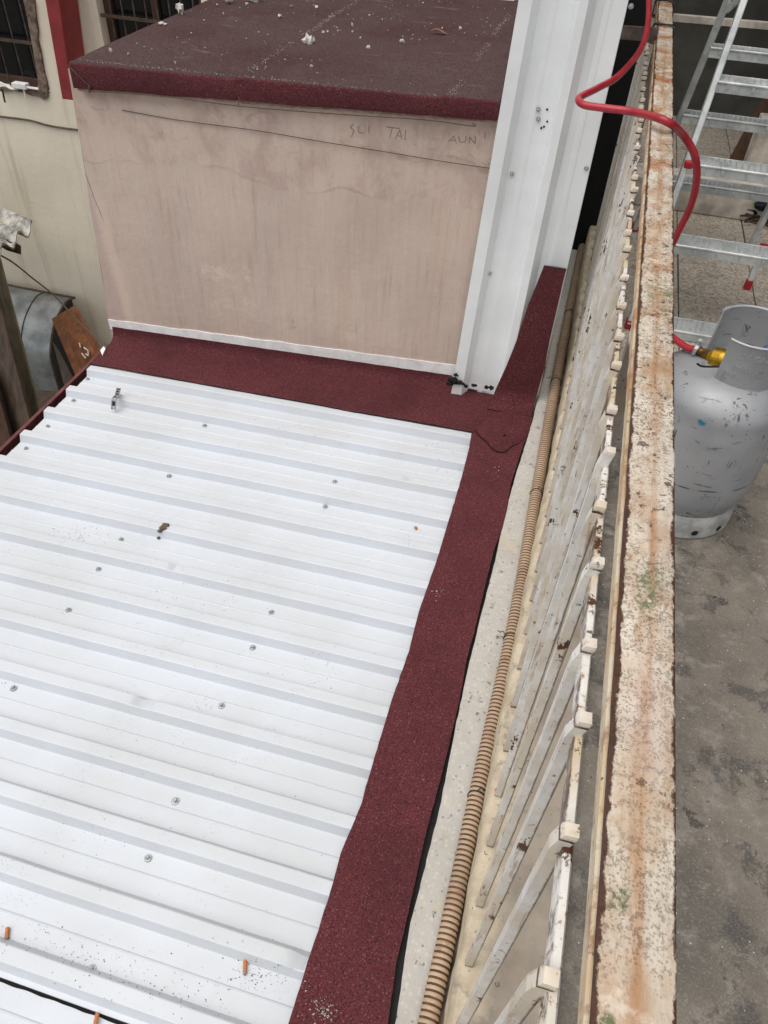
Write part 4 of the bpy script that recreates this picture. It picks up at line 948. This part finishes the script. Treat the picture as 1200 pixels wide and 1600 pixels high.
m = MB(); m.beam(P(1040, 26, 'Y', 3.3), P(1200, 40, 'Y', 3.4), .02, .03, (0, 0, 1)); tag(build('rear_rail', m, M['stone']), 'pale horizontal rail in the dark behind the ladder', 'rail')

# ------------------------------------------------------------------ beige house behind
YW = 3.05
def hw(px, py, d=0.): return P(px, py, 'Y', YW-d)
house = thing('beige_house', (-2.2, YW, -1.6), 'beige plastered house wall with barred brown windows at the upper left', 'house')
z_s = hw(70, 145)[2]; w1r = hw(58, 60)[0]; w2l = hw(157, 40)[0]; w2r = hw(314, 0)[0]
xs_ = [-7, -3.4, w1r, w2l, w2r, .1]; zs_ = [-1.6, z_s-.005, 1.05, 3.2]
zw2 = .20
m = MB(); n_ = 24
def cell(xa, xb, za, zb):
    nx = max(2, int((xb-xa)/.06)); nz__ = max(2, int((zb-za)/.08))
    m.grid([[(x, YW+.002*nz(x, z, 0, 4), z) for x in np.linspace(xa, xb, nx)] for z in np.linspace(za, zb, nz__)])
jag = lambda z: .006*nz(z, 0, 0, 18)+.004*nz(z, 5, 0, 50)
cell(-7, -3.4, -1.6, 3.2); cell(-3.4, w1r, -1.6, z_s); cell(-3.4, w1r, 1.05, 3.2); cell(w1r, w2l, -1.6, 3.2); cell(w2l, w2r, -1.6, zw2); cell(w2l, w2r, 1.05, 3.2); cell(w2r, .12, -1.6, 3.2)
for xa, xb, za in ((-3.4, w1r, z_s), (w2l, w2r, zw2)):
    for A, B in (((xa, za), (xb, za)), ((xb, za), (xb, 1.05)), ((xb, 1.05), (xa, 1.05)), ((xa, 1.05), (xa, za))):
        m.add([(A[0], YW, A[1]), (B[0], YW, B[1]), (B[0], YW+.10, B[1]), (A[0], YW+.10, A[1])], [(0,1,2,3)])
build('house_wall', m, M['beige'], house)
def window(xa, xb, za, zb, nb, zbars, name_frame, cem):
    fr = MB(); t = .035; y0, y1 = YW+.045, YW+.075
    for bx in ((xa, za, xa+t, zb), (xb-t, za, xb, zb), (xa+t, za, xb-t, za+t), (xa+t, zb-t, xb-t, zb), ((xa+xb)/2-.015, za+t, (xa+xb)/2+.015, zb-t)): fr.box((bx[0], y0, bx[1]), (bx[2], y1, bx[3]))
    wf = build('window', fr, name_frame, house, bevel=.003)
    gl = MB(); gl.box((xa+t, YW+.062, za+t), ((xa+xb)/2-.015, YW+.068, zb-t)); build('pane', gl, M['glass'], wf)
    gl = MB(); gl.box(((xa+xb)/2+.015, YW+.062, za+t), (xb-t, YW+.068, zb-t)); build('pane', gl, M['glass'], wf)
    cu = MB(); cu.box((xa, YW+.16, za), (xb, YW+.18, zb))
    build('curtain', cu, M['frame'], wf)
    for i in range(nb):
        x = lerp(xa+.02, xb-.02, (i+.5)/nb); bb = MB(); bb.tube([(x, YW+.02, za+.004), (x, YW+.02, zb-.004)], .0035, 6); build('window_bar', bb, M['bar'], house)
    for z in zbars: bb = MB(); bb.box((xa, YW+.0125, z-.006), (xb, YW+.0165, z+.006)); build('window_bar', bb, M['bar'], house)
zm1 = hw(40, 68)[2]; zm2 = hw(200, 30)[2]
window(-3.4, w1r, z_s, 1.05, 14, (zm1,), M['frame'], True)
window(w2l, w2r, zw2, 1.05, 8, (zm2, zm2+.3), M['frame'], False)
def ragged(pts, d, name, mat, th=.012):
    m = MB(); q = [hw(x, y, d) for x, y in pts]; m.prism(q, (0, th, 0)); build(name, m, mat, house)
ragged([(36,0),(53,0),(56,30),(59,48),(58,62),(63,80),(66,100),(68,112),(72,125),(74,140),(74,152),(68,156),(60,151),(50,150),(38,145),(20,142),(0,143),(0,136),(30,137),(55,140),(60,132),(57,110),(50,70),(43,30)], .010, 'broken_reveal', M['cem'])
m = MB(); q0 = hw(19, 128, .03); q1 = hw(43, 140, .03); m.box((q0[0], YW-.04, q1[2]), (q1[0], YW-.008, q0[2])); build('junction_box', m, M['white'], house, bevel=.003)
for pts in ([(0,129),(8,133),(20,139),(35,136),(60,139)], [(0,140),(4,143),(6,152),(8,160)], [(37,140),(39,148),(40,153)]):
    m = MB(); m.tube(catmull([hw(x, y, .028) for x, y in pts], 4), .005 if len(pts) == 5 else .004, 6); build('cable_stub', m, M['white'] if len(pts) != 4 else M['black'], house)
m = MB(); m.tube(catmull([hw(x, y, .008) for x, y in ((-40,176),(0,182),(45,188),(75,196),(105,201),(150,206))], 6), .0042, 6)
tag(build('wall_cable', m, M['wire']), 'brown cable clipped across the beige house wall', 'cable')
m = MB()
bl, br = hw(97, 155, .13), hw(114, 157, .13); tl, tr = hw(70, 0, .13), hw(92, 0, .13)
e = 1.9
bot = [(bl[0], YW-.13, bl[2]), (br[0], YW-.13, br[2]), (br[0]+.0, YW-.005, br[2]), (bl[0], YW-.005, bl[2])]
top_ = [(tl[0], YW-.13, tl[2]), (tr[0], YW-.13, tr[2]), (tr[0], YW-.005, tr[2]), (tl[0], YW-.005, tl[2])]
top_ = [tuple(np.array(b0)+(np.array(t0)-np.array(b0))*e) for b0, t0 in zip(bot, top_)]
m.hexa(bot, top_); tag(build('red_post', m, M['redp'], bevel=.004), 'red painted square steel post hung on the beige house wall', 'post')

# ------------------------------------------------------------------ courtyard clutter on the left
q = hw(118, 463, .03); x1 = q[0]; zt = q[2]
pr = [(3.0, zt), (2.94, zt+.010), (2.87, zt-.012), (2.80, zt-.055), (2.745, zt-.12), (2.71, zt-.20), (2.70, zt-.40), (2.70, zt-.54)]
pc = catmull([np.array(p) for p in pr], 5)
m = MB(); m.grid([[(x, p[0]+.002*nz(x, p[1], 0, 5), p[1]+.003*nz(x, p[0], 2, 4)) for p in pc] for x in np.linspace(-3.6, x1, 24)])
duct = thing('metal_duct', (-2.9, 2.8, zt-.54), 'grey rounded sheet metal duct standing against the beige house wall', 'duct'); build('duct_skin', m, M['duct'], duct)
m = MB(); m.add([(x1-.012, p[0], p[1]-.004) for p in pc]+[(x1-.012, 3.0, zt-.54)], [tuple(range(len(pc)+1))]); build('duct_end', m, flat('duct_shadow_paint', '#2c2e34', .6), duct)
m = MB(); m.tube([(x1, p[0], p[1]) for p in pc], .006, 6); m.tube([(-3.6, 2.70, zt-.542), (x1, 2.70, zt-.542), (x1, 3.0, zt-.542)], .008, 6); m.tube([(-3.6, 3.0, zt+.004), (x1+.01, 3.0, zt+.004)], .006, 6); build('duct_rim', m, M['bar'], duct)
xs2 = hw(60, 480, .2)[0]
m = MB(); m.tube([(x1-.17, p[0]-.001, p[1]+.002) for p in pc], .003, 5); build('duct_seam', m, M['bar'], duct)
def board(p4, ys, th, name, mat, label, cat):
    q = [P(x, y, 'Y', yy) for (x, y), yy in zip(p4, ys)]; n_ = np.cross(q[1]-q[0], q[3]-q[0]); n_ = n_/np.linalg.norm(n_)*th
    m = MB(); m.prism(q, n_); return tag(build(name, m, mat, bevel=.002), label, cat)
bo = board([(80,498),(116,477),(178,582),(140,640)], (2.45, 2.5, 2.22, 2.17), .014, 'brown_board', M['ply'], 'brown wooden board with chalk marks leaning between duct and white roof', 'board')
m = MB()
for pts in ([(124,536),(126,543)], [(131,543),(138,548),(138,556),(134,553)], [(128,552),(134,560)]):
    for a, b_ in zip(pts, pts[1:]):
        A, B = [P(x, y, 'Y', lerp(2.47, 2.195, (y-490)/120.)-.022) for x, y in (a, b_)]; m.tube([A, B], .0035, 4)
m2 = build('chalk_mark', m, M['chip']); m2.parent = bo; m2.location = [m2['_b'][i]-bo['_b'][i] for i in range(3)]
board([(82,534),(92,548),(150,660),(118,670)], (2.50, 2.48, 2.25, 2.25), .012, 'grey_board', M['plank'], 'narrow grey board leaning under the brown board', 'board')
board([(-30,372),(-2,400),(64,652),(30,690)], (2.30, 2.30, 2.04, 2.04), .02, 'olive_plank', M['plankl'], 'olive weathered plank leaning furthest from the roof at the left edge', 'plank')
board([(-70,440),(-4,462),(50,672),(-10,760)], (2.12, 2.12, 1.92, 1.92), .02, 'dark_plank', M['plank'], 'wide dark brown plank leaning in the middle at the left edge', 'plank')
board([(-80,540),(-14,575),(22,705),(-40,800)], (2.0, 2.0, 1.86, 1.86), .02, 'dark_plank', M['frame'], 'reddish dark plank leaning lowest at the left edge', 'plank')
for i in range(1):
    q = P(60+i*14, 622+i*3, 'Z', -1.1+.02*i); m = MB(); m.beam(q+np.array([-.25, .05*i-.1, -.04*i]), q+np.array([.22, .02, .02-.02*i]), .12, .015, (0, 1, .2)); 
    tag(build('scrap_plank', m, M['plank']), 'grey scrap plank lying in the dark below the metal duct', 'plank')
# corrugated asbestos sheet on a shed, and its dark purlin
A, B, Cc = P(52, 352, 'Y', 2.55), P(-8, 400, 'Y', 2.18), P(0, 329, 'Y', 2.62)
rd = (Cc-A); m = MB(); rows = []
for u in np.linspace(0, 1.6, 90):
    e_ = A+(B-A)*u; hgt = .022*math.cos(u*2*math.pi*2.6); jag_ = .012*nz(u, 0, 0, 14)
    rows.append([tuple(e_+rd*(t*5+jag_*(1 if t == 0 else 0))+np.array([0, 0, hgt])) for t in np.linspace(0, 1, 8)])
m.slab(rows, .008); tag(build('corrugated_sheet', m, M['asb']), 'weathered grey corrugated asbestos sheet sticking in at the left edge', 'roof sheet')
q = [P(x, y, 'Y', 2.36) for x, y in ((16,378),(33,384),(33,398),(10,391))]; m = MB(); m.prism(q, (-.06, .03, 0)); tag(build('wood_purlin', m, M['frame']), 'dark purlin end under the corrugated sheet', 'purlin')
m = MB(); m.tube(catmull([P(x, y, 'Y', yy) for x, y, yy in ((-10,393,2.3),(20,410,2.4),(50,434,2.45),(85,462,2.42),(118,498,2.35),(150,528,2.2),(174,542,1.95))], 6), .0035, 6); tag(build('sagging_cable', m, M['wire']), 'brown cable sagging from the corrugated sheet past the duct to the roof corner', 'cable')

# ------------------------------------------------------------------ small things on the roofs
def ongrid(p): return p
def roofz_room(p): return ftop(p[0])+.006*(p[1]-wy(p[0])+.03)+.004
big = [(483,79,.020,(1,.9,1),'blocky white plaster lump alone near the front of the red flat roof'),
       (397,8,.024,(1.6,.8,.7),'long white plaster lump at the top of the red flat roof'),
       (358,10,.017,(1,.8,.8),'white plaster lump left of the long lump on the red flat roof'),
       (284,27,.019,(.8,.8,1.5),'tall white plaster shard near the left edge of the red flat roof'),
       (568,8,.018,(1.7,.7,.6),'flat white plaster scrap at the top middle of the red flat roof'),
       (628,80,.011,(1.1,.8,.8),'small white plaster lump furthest right on the red flat roof'),
       (255,45,.014,(1.3,.8,.5),'flat pale chip just below the tall shard on the red flat roof')]
for i, (px, py, r, sq, lab) in enumerate(big):
    p = P(px, py, 'Z', ZT+.012); p[2] = roofz_room(p)+r*sq[2]*.4
    tag(build('plaster_lump', lump(p, r*.62, sq, i*5+1, 0, 2, None, .95), M['chunk']), lab, 'rubble', 'plaster lumps on the red flat roof')
pb0 = build('pebble', lump((0, 0, 0), 1, (1, .8, .7), 4, 0, 1, None, .6), M['chunk'], base=(0, 0, 0)); first = True
small = [(575,88,6),(550,50,3),(551,62,4),(512,61,3),(563,72,3),(505,62,4),(718,60,5),(174,85,5),(202,92,3),(437,35,5),(495,22,5),(528,60,3),(612,12,4),(386,15,4),(340,15,3),(727,13,3),(487,115,4),(275,107,3),(300,60,3),(320,40,3),(455,19,3),(466,6,3),(577,36,3),(597,43,2),(660,18,3),(690,58,2),(763,132,3),(779,122,3),(215,75,2),(350,30,3),(370,42,2),(405,60,2)]
for px, py, s_ in small:
    p = P(px, py, 'Z', ZT+.012); p[2] = roofz_room(p)+.001
    o = pb0 if first else pb0.copy()
    if not first: S.collection.objects.link(o)
    first = False; o.location = p; r = s_*.0013; o.scale = (r*random.uniform(.9, 1.4), r, r*random.uniform(.7, 1.1)); o.rotation_euler = (random.uniform(0, 6), random.uniform(0, 6), random.uniform(0, 6))
    tag(o, 'tiny white plaster crumb scattered on the red flat roof', 'rubble', 'plaster crumbs on the red flat roof')
def leafm(p, L, W, az, mat, name, label):
    m = MB(); rows = []
    for i in range(9):
        t = i/8; wd = W*math.sin(math.pi*min(1, t*.94+.03))**.8; rows.append([(L*(t-.5), wd*s_, .004*math.sin(t*5)+.25*wd*abs(s_)) for s_ in (-1, -.5, 0, .5, 1)])
    c, s = math.cos(az), math.sin(az); rows = [[(p[0]+x*c-y*s, p[1]+x*s+y*c, p[2]+z) for x, y, z in r] for r in rows]
    m.grid(rows); return tag(build(name, m, mat), label, 'leaf')
gm = MB()
for sx_ in (s1, s2):
    for _ in range(520):
        y = random.uniform(1.9, 3.0); q = np.array([sx_+.018+random.gauss(0, .006)+.005*nz(y, 0, 0, 9), y, 0.]); q[2] = roofz_room(q)+.004
        if nz(y, sx_, 0, 6) > -.25: grain(q, random.choice([.0006, .0008, .0011, .0016]))
for _ in range(300):
    x = random.uniform(XRL+.02, XRr-.02); q = np.array([x, wy(x)-.027+abs(random.gauss(0, .01)), 0.]); q[2] = roofz_room(q); grain(q, random.choice([.0008, .0012, .0016]))
for _ in range(380):
    q = np.array([random.uniform(XRL+.02, XRr), random.uniform(1.9, 3.0), 0.]); q[2] = roofz_room(q)
    if nz(q[0], q[1], 0, 3.3) > -.05: grain(q, random.choice([.0012, .0016, .0022, .003]))
tag(build('roof_dust', gm, flat('pale_dust', '#a8a09c', .95), fixn=False), 'pale plaster dust along the seams of the red flat roof', None, None, 'stuff')
p = P(685, 62, 'Z', ZT+.02); p[2] = roofz_room(p)+.006; leafm(p, .05, .010, .1, M['leaf'], 'dry_leaf', 'dry brown leaf lying on the red flat roof')
p = RC(650, 827, -HR); p[2] += .002; leafm(p, .016, .004, -.5, M['filt'], 'dry_leaf', 'small orange leaf scrap on the white roof near the red strip')
def butt(px, py, az, label, tilt=0):
    p = RC(px, py, -HR+.0); t = thing('cigarette_butt', (p[0], p[1], p[2]), label, 'cigarette butt')
    d = np.array([math.cos(az), math.sin(az), tilt]); L = .020; a = p+np.array([0, 0, .0042])-d*L/2
    m = MB(); m.tube([a, a+d*L*.82], .0032, 12); build('filter', m, M['filt'], t)
    m = MB(); m.tube([a+d*L*.8, a+d*L*.97, a+d*L], [.0033, .003, .0018], 10); build('burnt_tip', m, M['paper'], t)
butt(12, 1461, -1.05, 'orange cigarette butt at the left edge of the white roof')
butt(383, 1513, -1.2, 'orange cigarette butt on the white roof nearest the red strip')
butt(151, 1596, -1.25, 'orange cigarette butt past the dark lap line at the bottom of the white roof')
m = MB()
for px, py, r in ((262,827,.0065),(256,831,.0085),(251,834,.006),(247,837,.0045),(258,826,.005)):
    p = RC(px, py, -HR*.6); lump((p[0], p[1], roof_z(p[0], p[1], prof_h(p[1]))+.002), r, (1, .9, .6), px, 0, 2, m, .6)
tag(build('mud_clump', m, M['mud']), 'grey brown mud clump on the white roof', 'mud')
# perforated metal hanger strip lying across a rib
cl = [RC(186, 608, .004), RC(183, 620, .016), RC(179, 624, .014), RC(178, 640, -.012)]
pts = cl; m = MB(); hw_ = .0065; hl = MB()
for a, b_ in zip(pts, pts[1:]):
    d = b_-a; side = np.array([1, .1, 0]); side /= np.linalg.norm(side); up = np.cross(side, d); up /= np.linalg.norm(up)
    if up[2] < 0: up = -up
    m.hexa([a-side*hw_, a+side*hw_, b_+side*hw_, b_-side*hw_], [a-side*hw_+up*.003, a+side*hw_+up*.003, b_+side*hw_+up*.003, b_-side*hw_+up*.003])
    for s_ in ((-1, -.82), (.82, 1)): m.hexa([a+side*hw_*s_[0]+up*.003, a+side*hw_*s_[1]+up*.003, b_+side*hw_*s_[1]+up*.003, b_+side*hw_*s_[0]+up*.003], [a+side*hw_*s_[0]+up*.006, a+side*hw_*s_[1]+up*.006, b_+side*hw_*s_[1]+up*.006, b_+side*hw_*s_[0]+up*.006])
    n_ = max(1, int(np.linalg.norm(d)/.017))
    for i in range(n_):
        c0 = a+d*((i+.18)/n_); c1 = a+d*((i+.62)/n_)
        hl.hexa([c0-side*hw_*.6+up*.0031, c0+side*hw_*.6+up*.0031, c1+side*hw_*.6+up*.0031, c1-side*hw_*.6+up*.0031], [c0-side*hw_*.6+up*.0036, c0+side*hw_*.6+up*.0036, c1+side*hw_*.6+up*.0036, c1-side*hw_*.6+up*.0036])
clip = thing('metal_strip', tuple(cl[3]), 'short bent perforated metal strip on the far left of the white roof', 'metal strip')
build('strip_body', m, M['screw'], clip, bevel=.0006); build('strip_slot', hl, M['hole'], clip)
# pale crumbs on the red strip
gm = MB()
for px, py, r, cnt in ((505,1575,10,60),(500,1590,14,40),(688,927,6,14),(775,735,8,14),(632,1362,3,3),(640,1212,20,5),(475,1540,6,6)):
    for _ in range(cnt):
        q = RC(px+random.gauss(0, r), py+random.gauss(0, r*.9), DZ); grain((q[0], q[1], q[2]+.0015), random.choice([.0007, .0009, .0012, .0018]))
tag(build('strip_crumbs', gm, M['chunk'], fixn=False), 'pale plaster crumbs on the long red roofing strip', None, None, 'stuff')
gm = MB()
for _ in range(240):
    x, y = random.uniform(.2, .75), random.uniform(-.05, 1.6)
    if nz(x, y, 5, 5) < .0: continue
    grain((x, y, .002), random.choice([.0008, .001, .0014, .002]))
tag(build('floor_crumbs', gm, M['chunk'], fixn=False), 'pale crumbs scattered over the grey terrace floor', None, None, 'stuff')

for o in S.objects:
    if '_b' in o: del o['_b']
